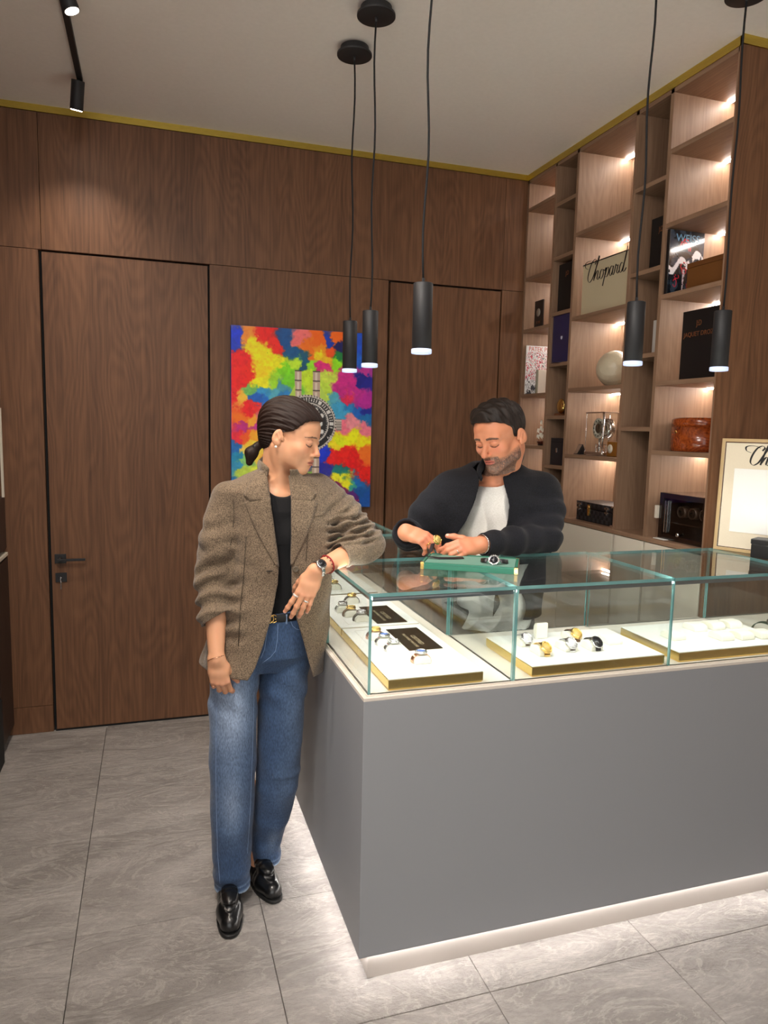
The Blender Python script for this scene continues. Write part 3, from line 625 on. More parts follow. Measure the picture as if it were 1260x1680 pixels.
MB().prism([(0, 0), (.008, .006), (.008, .018), (-.008, .018), (-.008, .006)], 0, .001).build('shield_badge', plain('badge_pale', srgb(200, 200, 215), .4), nt_, world=False)
b_ = nt_.children[-1]; b_.matrix_local = Matrix.Translation(Vector((2.0645, 3.462, 2.165))-nt_.location) @ frame((0, 0, 0), (0, -1, 0), (0, 0, 1))
MB().lathe([(.040, 0), (.045, 0), (.045, .0006), (.040, .0006), (.040, 0)], (0, 0, 0), 40).build('cover_ring', plain('cover_ring_blue', srgb(30, 34, 110), .3), nt_, world=False)
b_ = nt_.children[-1]; b_.matrix_local = Matrix.Translation(Vector((2.0652, 3.40, 2.05))-nt_.location) @ frame((0, 0, 0), (0, -1, 0), (0, 0, 1))
box('page_block', (2.0825, 3.337, 1.9325), (2.094, 3.490, 2.192), M['tray_white'], nt_)
pt = slab('magazine_poster', 'board', 2.072, 2.33, 3.785, 3.790, 1.7785, 2.058, M['tray_white'], 'white magazine cover full of red and black doodles, propped in the far left niche', 'poster')
def doodle(u, v):
    c = np.full((len(u), 3), 226.); n = fbm(u*9, v*10, 71, 3); n2 = fbm(u*11+5, v*12, 91, 3)
    m = (np.abs((n*7) % 1-.5) < .10) & (v > .13); c[m] = (40, 38, 44)
    m = (np.abs((n2*5) % 1-.5) < .12) & (v > .13) & (v < .7); c[m] = (200, 40, 70)
    m = (v > .8) & (fbm(u*16, v*8, 81, 3) > .5); c[m] = (70, 72, 76); return c
print_panel('cover_print', .256, .278, 100, 100, doodle, FY(2.073, 3.7845, 1.7795), attr_mat('paper_print', .5), pt)
text('title', 'PATEK PHILIPPE', .037, FY(2.197, 3.7842, 2.038), plain('title_red', srgb(190, 84, 72), .5), pt, sx=.86)
t = slab('white_board', 'board', 2.125, 2.30, 3.728, 3.734, 1.7785, 1.918, M['deck'], 'small blank off-white board leaning before the doodled magazine cover', 'board')
box('side_edge', (2.118, 3.727, 1.7785), (2.125, 3.745, 1.918), plain('board_edge_grey', srgb(150, 148, 130), .5), t)
t = slab('small_picture', 'frame', 2.098, 2.106, 3.665, 3.757, 2.1465, 2.302, plain('dark_photo_card', srgb(34, 26, 24), .35), 'small dark picture of a pale dial in the far left column', 'picture')
MB().lathe([(0, 0), (.022, 0), (.022, .001), (0, .001)], (0, 0, 0), 28).build('pale_dial', plain('pale_dial', srgb(150, 140, 128), .5, var=.3, bscale=90), t, world=False)
b_ = t.children[-1]; b_.matrix_local = Matrix.Translation(Vector((2.0965, 3.711, 2.235))-t.location) @ frame((0, 0, 0), (0, -1, 0), (0, 0, 1))
text('caption', 'X XII', .02, FX(2.0972, 3.711, 2.18), M['copper'], t)
t = slab('grey_card', 'card', 2.11, 2.118, 2.638, 2.722, 1.9155, 2.062, plain('pale_grey_card', srgb(176, 172, 166), .6), 'blank pale grey card half hidden by a pendant, narrow dark column', 'card')
box('card_foot', (2.118, 2.66, 1.9155), (2.15, 2.70, 1.921), M['black'], t)
t = slab('dark_case', 'case_body', 2.085, 2.20, 3.372, 3.488, 1.3875, 1.532, plain('dark_leather_case', srgb(34, 33, 38), .4), 'upright black case with a tiny silver badge, just above the shoulder of the man', 'case')
box('silver_badge', (2.0835, 3.421, 1.455), (2.0852, 3.435, 1.478), M['chrome'], t); box('lid_seam', (2.0842, 3.3725, 1.51), (2.0852, 3.4875, 1.5115), M['gap'], t)
# hammered orb
t = thing('hammered_orb', (2.20, 3.11, 1.79), 'pale faceted hammered orb beside a pendant lamp in the lit middle niche', 'vase')
bm = bmesh.new(); bmesh.ops.create_icosphere(bm, subdivisions=4, radius=.09)
for v_ in bm.verts: v_.co *= 1+.012*math.sin(v_.co.x*130+v_.co.y*70)*math.cos(v_.co.z*110-v_.co.y*60)
me = bpy.data.meshes.new('orb'); bm.to_mesh(me); bm.free(); me.materials.append(plain('mother_of_pearl', srgb(196, 186, 160), .3, coat=.3, var=.1, bscale=30))
o = bpy.data.objects.new('orb', me); COL.objects.link(o); o.parent = t; o.location = (0, 0, .0925)
MB().lathe([(0, 0), (.03, 0), (.032, .006), (.02, .01), (0, .01)], t.location, 24).build('foot_ring', M['gold'], t)
# glazed mechanical clock
t = thing('mantel_clock', (2.17, 3.11, 1.452), 'glass-sided chrome mechanical clock with a round skeleton dial, in the lit middle niche', 'clock')
CX0, CX1, CY0, CY1, CZ0, CZ1 = 2.10, 2.245, 3.035, 3.19, 1.4525, 1.668
MB().box((CX0, CY0, CZ0+.004), (CX1, CY1, CZ0+.018)).build('base_plate', M['chrome'], t, .001)
MB().box((CX0, CY0, CZ1-.006), (CX1, CY1, CZ1)).build('top_plate', M['chrome'], t, .001)
for x, y in ((CX0+.004, CY0+.004), (CX0+.004, CY1-.004), (CX1-.004, CY0+.004), (CX1-.004, CY1-.004)):
    MB().cyl((x, y, CZ0), (x, y, CZ1), .0055 if y < 3.1 else .002, n=16).cyl((x, y, CZ0), (x, y, CZ0+.02), .008 if y < 3.1 else .005, n=16).build('post', M['chrome'], t)
for a, b in (((CX0, CY0+.012, CZ0+.02), (CX0+.001, CY1-.012, CZ1-.007)), ((CX0+.012, CY0, CZ0+.02), (CX1-.012, CY0+.001, CZ1-.007))): MB().box(a, b).build('glass_pane', M['glass'], t)
dcx = (CX0+.03, 3.118, 1.588)
d_ = MB().lathe([(.025, 0), (.050, 0), (.050, .004), (.025, .004), (.025, 0)], dcx, 48, axis='X').build('dial_ring', plain('ivory_chapter_ring', srgb(205, 200, 185), .4), t)
mb = MB()
for k in range(12):
    q = k*PI/6; y, z = dcx[1]-.038*math.sin(q), dcx[2]+.038*math.cos(q); mb.cyl((dcx[0]-.0012, y, z), (dcx[0]-.0002, y, z), .0042, n=8)
    if k % 3: mb.cyl((dcx[0]-.0016, y, z), (dcx[0]-.0011, y, z), .002, n=8)
mb.build('numerals', M['ink'], d_)
MB().lathe([(0, -.002), (.024, -.002), (.024, .006), (0, .006)], dcx, 32, axis='X').build('movement_plate', plain('dark_brass_movement', srgb(96, 78, 58), .35, .6, var=.4, bscale=80), t)
MB().box((dcx[0]-.003, dcx[1]-.001, dcx[2]), (dcx[0]-.002, dcx[1]+.001, dcx[2]+.03)).box((dcx[0]-.003, dcx[1]-.02, dcx[2]-.001), (dcx[0]-.002, dcx[1], dcx[2]+.001)).build('hands', M['ink'], t)
MB().lathe([(0, 0), (.044, 0), (.05, .01), (.05, .03), (.044, .036), (0, .036)], (dcx[0]+.025, dcx[1]-.012, dcx[2]), 40, axis='X').build('movement_drum', M['chrome'], t)
MB().cyl((dcx[0]+.01, 3.118, CZ0+.02), (dcx[0]+.01, 3.118, dcx[2]-.05), .006).cyl((dcx[0]+.02, 3.16, CZ0+.018), (dcx[0]+.02, 3.16, CZ0+.055), .003).cyl((dcx[0]+.02, 3.075, CZ0+.018), (dcx[0]+.02, 3.075, CZ0+.055), .003).box((dcx[0]+.018, 3.07, CZ0+.053), (dcx[0]+.024, 3.166, CZ0+.057)).lathe([(0, 0), (.02, 0), (.02, .006), (0, .006)], (dcx[0]+.015, 3.118, CZ0+.035), 28).build('pendulum_bridge', M['chrome'], t)
# small pieces beside the clock
t = thing('tent_card', (2.10, 3.235, 1.452), 'tiny black framed tent card left of the glass mantel clock', 'card')
MB().add([(2.082, 3.255, 1.4535), (2.082, 3.215, 1.4535), (2.108, 3.212, 1.505), (2.108, 3.250, 1.505), (2.130, 3.250, 1.4535), (2.130, 3.212, 1.4535)], [(0, 1, 2, 3), (3, 2, 5, 4), (1, 5, 2), (0, 3, 4), (0, 4, 5, 1)]).build('wedge', M['blackboard'], t)
MB().add([(2.0815, 3.252, 1.457), (2.0815, 3.221, 1.457), (2.106, 3.216, 1.503), (2.106, 3.247, 1.503)], [(0, 1, 2, 3)]).build('silver_face', M['chrome'], t)
t = thing('amber_desk_clock', (2.14, 2.965, 1.452), 'little amber square desk clock right of the glass mantel clock', 'clock')
box('body', (2.105, 2.935, 1.4525), (2.15, 3.005, 1.525), plain('amber_horn', srgb(132, 86, 30), .3), t, .004)
MB().lathe([(0, 0), (.021, 0), (.021, .002), (0, .002)], (2.1032, 2.977, 1.49), 28, axis='X').build('dial', M['white_paint'], t)
MB().box((2.1025, 2.976, 1.49), (2.1031, 2.978, 1.506)).build('hand', M['ink'], t)
# brass disc, ship, burl box, studded trunk, winder cabinet
t = thing('brass_disc', (2.10, 3.43, 1.652), 'shiny brass disc on a small foot, peeking out in the narrow second column', 'ornament')
MB().lathe([(0, -.012), (.02, -.010), (.036, -.004), (.039, 0), (.036, .004), (.02, .01), (0, .012)], (2.10, 3.43, 1.704), 40, axis='X').build('disc', M['gold'], t)
MB().box((2.08, 3.40, 1.6525), (2.12, 3.46, 1.664)).build('foot', M['copper'], t, .001)
t = thing('model_ship', (2.10, 3.62, 1.486), 'tiny model sailing ship with ivory sails on the far left column', 'model ship')
MB().add([(2.10, 3.67, 1.512), (2.085, 3.64, 1.510), (2.085, 3.60, 1.508), (2.10, 3.56, 1.516), (2.115, 3.60, 1.508), (2.115, 3.64, 1.510), (2.10, 3.655, 1.494), (2.10, 3.60, 1.492)],
 [(0, 1, 6), (1, 2, 7, 6), (2, 3, 7), (3, 4, 7), (4, 5, 6, 7), (5, 0, 6), (0, 5, 4, 3, 2, 1)]).build('hull', plain('ship_hull', srgb(84, 34, 26), .4), t)
mb = MB()
for y, h in ((3.65, 1.60), (3.62, 1.645), (3.59, 1.61)): mb.cyl((2.10, y, 1.508), (2.10, y, h), .0013, n=6)
mb.build('masts', M['copper'], t)
for y, z0, z1, w_ in ((3.65, 1.52, 1.548, .020), (3.65, 1.552, 1.582, .015), (3.62, 1.522, 1.558, .022), (3.62, 1.562, 1.595, .018), (3.62, 1.60, 1.628, .012), (3.59, 1.52, 1.55, .018), (3.59, 1.555, 1.585, .014)):
    MB().add([(2.098, y+w_, z0), (2.090, y+w_*.3, (z0+z1)/2), (2.098, y-w_*.6, z0), (2.098, y-w_*.5, z1), (2.098, y+w_*.8, z1)], [(0, 1, 4), (1, 3, 4), (1, 2, 3)]).build('sail', M['cushion'], t)
MB().box((2.09, 3.60, 1.4865), (2.11, 3.64, 1.4935)).build('stand', M['blackboard'], t)
M['burl'] = wood('red_burl_lacquer', srgb(92, 30, 10), srgb(168, 80, 30), grain='X', scale=1.5, rough=.25, contrast=1.3, coat=.6)
t = thing('round_wooden_box', (2.2, 2.468, 1.497), 'round lacquered red burl wood box with tiny brass keyhole', 'box')
MB().lathe([(0, 1.4975), (.126, 1.4975), (.129, 1.50), (.129, 1.598), (0, 1.598)], (2.2, 2.468, 0), 64).build('box_body', M['burl'], t)
MB().lathe([(0, 1.5985), (.129, 1.5985), (.129, 1.628), (.12, 1.636), (0, 1.638)], (2.2, 2.468, 0), 64).build('lid', M['burl'], t)
MB().lathe([(0, 0), (.006, 0), (.006, .003), (0, .003)], (2.0695, 2.485, 1.578), 16, axis='X').build('keyhole', M['gold'], t)
t = thing('studded_trunk', (2.17, 3.06, 1.118), 'small black checkered trunk with silver corners and brass lock', 'trunk')
M['check'] = plain('black_check_canvas', srgb(18, 18, 20), .35)
box('trunk_body', (2.092, 2.915, 1.1185), (2.25, 3.215, 1.183), M['check'], t, .003); box('lid', (2.091, 2.914, 1.1845), (2.251, 3.216, 1.216), M['check'], t, .003)
mb = MB()
for i in range(16):
    for j in range(5):
        if (i+j) % 2: y0 = 2.922+i*.018; z0 = 1.124+j*.018; mb.box((2.0905, y0, z0), (2.0915, y0+.018, z0+.018 if j != 3 else z0+.004))
mb.build('check_pattern', plain('check_grey', srgb(44, 44, 48), .3), t)['kind'] = 'stuff'
MB().box((2.089, 3.095, 1.165), (2.0915, 3.115, 1.205)).cyl((2.087, 3.105, 1.192), (2.091, 3.105, 1.192), .009, n=12).box((2.088, 3.098, 1.15), (2.0915, 3.112, 1.166)).build('lock', M['gold'], t)
for y0 in (2.955, 3.19): MB().box((2.0885, y0-.02, 1.197), (2.0915, y0+.018, 1.206)).box((2.0885, y0-.016, 1.176), (2.0915, y0+.014, 1.183)).box((2.0885, y0-.003, 1.17), (2.0915, y0+.003, 1.21)).build('latch', M['chrome'], t)
for y0 in (2.914, 3.208): MB().box((2.0895, y0, 1.119), (2.097, y0+.008, 1.127)).box((2.0895, y0, 1.208), (2.097, y0+.008, 1.217)).build('corner_cap', M['chrome'], t)
t = thing('watch_winder_cabinet', (2.18, 2.43, 1.118), 'dark glossy watch winder cabinet with glazed door and silver knob', 'cabinet')
M['piano'] = plain('dark_piano_lacquer', srgb(24, 14, 10), .18, coat=.7)
MB().box((2.095, 2.292, 1.1185), (2.30, 2.572, 1.128)).box((2.095, 2.292, 1.308), (2.30, 2.572, 1.318)).box((2.095, 2.292, 1.128), (2.30, 2.302, 1.308)).box((2.095, 2.562, 1.128), (2.30, 2.572, 1.308)).box((2.285, 2.302, 1.128), (2.30, 2.562, 1.308)).build('carcass', M['piano'], t)
d_ = MB().box((2.086, 2.292, 1.119), (2.0945, 2.572, 1.140)).box((2.086, 2.292, 1.296), (2.0945, 2.572, 1.3175)).box((2.086, 2.292, 1.14), (2.0945, 2.315, 1.296)).box((2.086, 2.548, 1.14), (2.0945, 2.572, 1.296)).build('door', M['piano'], t)
MB().box((2.089, 2.315, 1.14), (2.091, 2.548, 1.296)).build('door_pane', M['glass'], d_)
MB().lathe([(0, -.014), (.008, -.012), (.009, -.006), (.004, 0), (0, 0)], (2.086, 2.44, 1.15), 16, axis='X').build('knob', M['chrome'], d_)
MB().box((2.082, 2.528, 1.15), (2.086, 2.534, 1.285)).box((2.082, 2.515, 1.15), (2.086, 2.519, 1.285)).build('chrome_bar', M['chrome'], d_)
MB().box((2.075, 2.572, 1.205), (2.09, 2.588, 1.26)).build('side_clip', M['white_paint'], t)
for k in range(3): MB().lathe([(.016, 0), (.024, 0), (.024, .03), (.016, .03), (.016, 0)], (2.13, 2.36+k*.065, 1.24), 24, axis='X').build('winder_ring', plain('winder_bronze', srgb(70, 50, 38), .3, .4), t)
MB().box((2.11, 2.303, 1.19), (2.28, 2.561, 1.196)).build('inner_shelf', M['piano'], t)
t = slab('paper_slip', 'slip', 2.06, 2.085, 2.50, 2.57, 1.1185, 1.121, M['tray_white'], 'small white slip lying before the dark winder cabinet', 'paper')
# ------------------------------------------------------------------ framed sign standing on the glass, black box before it
P0 = Vector((2.070, 2.226, ZT)); D = Vector((.47, -.88, 0)).normalized(); Nn = Vector((-.88, -.47, 0)).normalized(); UPV = (Vector((0, 0, 1))-Nn*.03).normalized()
t = thing('framed_sign', P0, 'cream framed sign with black script and white sheet, standing on the glass counter', 'sign')
Mf = frame(P0+Vector((0, 0, .0005)), D, UPV)
def sl(name, u0, u1, v0, v1, d0, d1, mat, bevel=0):
    mb = MB(); mb.M = Mf; return mb.box((u0, v0, d0), (u1, v1, d1)).build(name, mat, t, bevel)
Wf, Hf = .36, .427
sl('backing', .004, Wf-.004, .004, Hf-.004, -.012, -.002, M['white_paint']); M['maple'] = plain('pale_maple_moulding', srgb(196, 168, 122), .4, coat=.3)
for u0, u1, v0, v1 in ((0, .012, 0, Hf), (Wf-.012, Wf, 0, Hf), (.012, Wf-.012, 0, .012), (.012, Wf-.012, Hf-.012, Hf)): sl('moulding', u0, u1, v0, v1, -.013, .006, M['maple'], .001)
sl('mirror_rim', .012, .016, .012, Hf-.012, -.001, .003, M['chrome']); sl('mirror_rim', .016, Wf-.012, Hf-.016, Hf-.012, -.001, .003, M['chrome']); sl('mirror_rim', .016, Wf-.012, .012, .015, -.001, .003, M['chrome'])
sl('cream_mat', .016, Wf-.012, .015, Hf-.016, -.0019, 0, plain('cream_mount', srgb(226, 214, 190), .45))
sl('white_sheet', .052, Wf-.05, .075, .315, .0001, .002, M['tray_white'])
sc_ = script('script_lettering', Mf @ Matrix.Translation((.098, .330, .0012)), .235, M['ink'], t, .022)
t = thing('black_gift_box', P0+D*.19+Nn*.05, 'black box at the right edge of the picture, in front of the framed sign', 'box')
Mf = frame(P0+D*.160+Nn*.018+Vector((0, 0, .0004)), D, (0, 0, 1))
mb = MB(); mb.M = Mf; mb.box((0, 0, 0), (.10, .048, .07)).build('box_body', M['check'], t, .002)
mb = MB(); mb.M = Mf; mb.box((-.002, .0485, -.002), (.102, .068, .072)).build('lid', M['check'], t, .003)
# ------------------------------------------------------------------ cushions and watches in the case
ARC = lambda a, b, n=14, lo=0.: [(a*math.cos(PI*(lo+(1-2*lo)*k/n)), b*math.sin(PI*(lo+(1-2*lo)*k/n))) for k in range(n+1)]
def cushion_mesh():
    poly = [(-.026, 0)]+[(-x, z) for x, z in [(.026*math.cos(PI*(k/12)) if 0 < k < 12 else .026, .004+.021*math.sin(PI*k/12)**.8) for k in range(13)]][0:0]
    pts = []
    for k in range(15):
        q = PI*k/14; pts.append((.026*math.copysign(abs(math.cos(q))**.7, math.cos(q)), .003+.021*math.sin(q)**.75))
    poly = [(.026, 0)]+pts+[(-.026, 0)]
    me = MB().prism(poly[::-1], -.021, .021, axis='Y', smooth=False).build('cushion', M['cushion'], None, .002)
    return me
ZTOP = ZS+.0336
cproto = cushion_mesh(); cdata = cproto.data; bpy.data.objects.remove(cproto)
cu_n = [0]
def cushion(x, y, rz, label, group, scale=(1, 1, 1)):
    o = bpy.data.objects.new('watch_cushion', cdata); COL.objects.link(o); o.location = (x, y, ZTOP); o.rotation_euler = (0, 0, rz); o.scale = scale
    md = o.modifiers.new('b', 'BEVEL'); md.width = .003; md.segments = 2
    tag(o, label, 'cushion', group); return o
def watch(x, y, rz, label, strap, case, dial, group, z=ZTOP, tilt=0., R_=.031, links=True, bez=None):
    t = thing('wristwatch', (x, y, z), label, 'watch', group, rot=(0, 0, rz))
    pts = []
    for k in range(23):
        q = -.12+PI*(k/22)*1.0+.12*2*k/22; q = PI*k/22*1.02-.02; pts.append(Vector((.0295*math.cos(q), 0, .0015+.0270*max(math.sin(q), 0)**.85)))
    mb = MB()
    if links:
        for i in range(22):
            a, b = pts[i], pts[i+1]; d = (b-a); L_ = d.length; d.normalize(); n_ = Vector((-d.z, 0, d.x)); mid = (a+b)/2
            for y0, y1, hh in ((-.0095, -.0045, .0009), (-.0042, .0042, .0013), (.0045, .0095, .0009)):
                mb.add([mid+d*L_*.45*sx+n_*hh*sz+Vector((0, yy, 0)) for sx in (-1, 1) for yy in (y0, y1) for sz in (-1, 1)], [(0, 1, 3, 2), (4, 6, 7, 5), (0, 4, 5, 1), (2, 3, 7, 6), (0, 2, 6, 4), (1, 5, 7, 3)])
    else:
        vs = [p+(Vector((p.x, 0, p.z-.006)).normalized())*s+Vector((0, yy, 0)) for p in pts for s, yy in ((-.0008, -.009), (.0012, -.009), (.0012, .009), (-.0008, .009))]
        mb.add(vs, [(i*4+k, i*4+(k+1) % 4, i*4+4+(k+1) % 4, i*4+4+k) for i in range(22) for k in range(4)], smooth=False)
    mb.build('strap', strap, t, world=False)
    R4 = Matrix.Rotation(tilt, 4, 'Y'); zc = .0285
    def mk(name, prof, mat, n=36):
        mb = MB(); mb.M = Matrix.Translation((0, 0, zc)) @ R4 if not tilt else Matrix.Translation((.0295*math.sin(tilt), 0, .0015+.0275*math.cos(tilt)**.85)) @ R4
        return mb.lathe(prof, n=n).build(name, mat, t, world=False)
    c = mk('case', [(0, 0), (.0165, 0), (.0185, .002), (.0185, .005), (.0165, .0065), (0, .0065)], case)
    mk('bezel', [(.0130, .0065), (.0172, .0066), (.0160, .0085), (.0132, .0085), (.0130, .0065)], bez or case)
    mk('dial', [(0, .0066), (.0130, .0066), (.0130, .0070), (0, .0070)], dial)
    mb = MB(); mb.M = (Matrix.Translation((.0295*math.sin(tilt), 0, .0015+.0275*math.cos(tilt)**.85)) if tilt else Matrix.Translation((0, 0, zc))) @ R4
    mb.box((-.0004, 0, .0071), (.0004, .009, .0075)).box((-.006, -.0004, .0071), (0, .0004, .0075)); mb.build('hands', M['chrome'], t, world=False)
    mb = MB(); mb.M = (Matrix.Translation((.0295*math.sin(tilt), 0, .0015+.0275*math.cos(tilt)**.85)) if tilt else Matrix.Translation((0, 0, zc))) @ R4
    mb.cyl((0, .0185, .0035), (0, .0215, .0035), .0022, n=10).build('crown', case, t, world=False)
    return t
M['dial_black'] = plain('black_dial', srgb(22, 22, 28), .2); M['dial_blue'] = plain('blue_dial', srgb(90, 120, 190), .25); M['dial_gold'] = plain('champagne_dial', srgb(205, 175, 100), .25); M['dial_white'] = plain('white_dial', srgb(215, 215, 215), .25)
M['leather_brown'] = plain('brown_strap', srgb(96, 70, 50), .5); M['leather_black'] = plain('black_strap', srgb(20, 20, 22), .45); M['green_strap'] = plain('green_strap', srgb(40, 66, 52), .4)
GL, GC = 'watches on cushions in the left case', 'cream cushions in the left case'
LW = [(.745, 1.915, M['rose'], M['chrome'], M['dial_blue'], 1, 'steel watch with pale blue dial, alone nearest the glass corner', 'cream cushion under the watch with the pale blue dial'),
      (.700, 2.035, M['chrome'], M['chrome'], M['dial_white'], 1, 'steel bracelet watch, first of three in a row on the nearest tray', 'cream cushion at the front end of the row of three'),
      (.692, 2.105, M['chrome'], M['chrome'], M['dial_blue'], 1, 'steel watch with bluish dial, middle of the row of three on the nearest tray', 'cream cushion in the middle of the row of three'),
      (.684, 2.175, M['rose'], M['gold'], M['dial_gold'], 1, 'gold watch at the back of the row of three on the nearest tray', 'cream cushion at the back of the row of three'),
      (.700, 2.395, M['leather_black'], M['chrome'], M['dial_white'], 0, 'steel watch on dark strap at the front of the middle tray', 'cream cushion at the front of the middle tray'),
      (.680, 2.465, M['leather_brown'], M['gold'], M['dial_gold'], 0, 'gold watch on brown strap, second on the middle tray', 'cream cushion second from the front of the middle tray'),
      (.668, 2.535, M['chrome'], M['chrome'], M['dial_black'], 1, 'dark dial steel watch, third on the middle tray', 'cream cushion third from the front of the middle tray'),
      (.735, 2.655, M['leather_black'], M['gold'], M['dial_gold'], 0, 'gold watch on dark strap at the back of the middle tray', 'cream cushion at the back of the middle tray'),
      (.725, 2.90, M['leather_black'], M['gold'], M['dial_gold'], 0, 'gold watch on the farthest tray, showing beside the wrist of the woman', 'cream cushion on the farthest tray, nearer one'),
      (.725, 3.01, M['leather_black'], M['chrome'], M['dial_white'], 0, 'steel watch farthest back in the left case', 'cream cushion farthest back in the left case')]
for i, (x, y, s, c, d, lk, lab, cl) in enumerate(LW):
    cushion(x, y, 0, cl, GC); watch(x, y, 0, lab, s, c, d, GL, links=bool(lk), tilt=-.0)
GR, GCR = 'watches on cushions in the front case', 'cream cushions in the front case'
RW = [(1.130, 2.005, M['chrome'], M['chrome'], M['dial_white'], 'slim steel watch at the back left of the front tray, by the upright cushion', 'cream cushion at the back left of the front tray'),
      (1.140, 1.905, M['gold'], M['gold'], M['dial_gold'], 'all gold bracelet watch in the front row of the front tray', 'cream cushion under the all gold watch'),
      (1.318, 2.015, M['leather_brown'], M['gold'], M['dial_gold'], 'gold cased watch on grey brown strap, behind the two steel watches', 'cream cushion under the gold cased watch on brown strap'),
      (1.242, 1.925, M['chrome'], M['chrome'], M['dial_white'], 'steel bracelet watch with pale dial beside the all gold watch', 'cream cushion under the pale dial steel watch'),
      (1.328, 1.915, M['leather_black'], M['chrome'], M['dial_black'], 'large steel watch with black bezel on dark strap, rightmost on the front tray', 'cream cushion under the large black bezel watch')]
for i, (x, y, s, c, d, lab, cl) in enumerate(RW):
    cushion(x, y, PI/2, cl, GCR, (1.25, 1.1, 1.05)); w_ = watch(x, y, PI/2, lab, s, c, d, GR, links=s in (M['chrome'], M['gold']), tilt=-.75, bez=M['dial_black'] if i == 4 else None); w_.scale = (1.28, 1.0, 1.1)
cushion(1.425, 1.955, PI/2, 'empty cream cushion at the right end of the front tray', GCR, (1.3, 1.3, 1))
t = cushion(1.222, 2.04, PI/2, 'upright cream cushion standing on end at the back of the front tray', GCR, (1, 1, 1)); t.location.z += .027; t.rotation_euler = (0, PI/2*.98, PI/2)
for k, (x, y) in enumerate([(1.668, 1.945), (1.82, 2.015), (1.90, 2.018), (1.978, 2.02), (1.828, 1.90), (1.905, 1.892), (1.982, 1.885)]):
    cushion(x, y, PI/2, ['lone empty cream cushion at the left of the tray of empty cushions', 'empty cream cushion, back row left', 'empty cream cushion, back row middle', 'empty cream cushion, back row right', 'empty cream cushion, front row left',
        'empty cream cushion, front row middle', 'empty cream cushion, front row right'][k], 'empty cushions on the right tray', (1.3, 1.3, 1))
w_ = watch(2.115, 2.0, PI/2+.5, 'chunky steel watch curled on a green strap at the right end of the case', M['green_strap'], M['chrome'], M['dial_black'], 'lone watch', z=ZS+.001, tilt=-.7, links=False); w_.scale = (1.35, 1.5, 1.5)
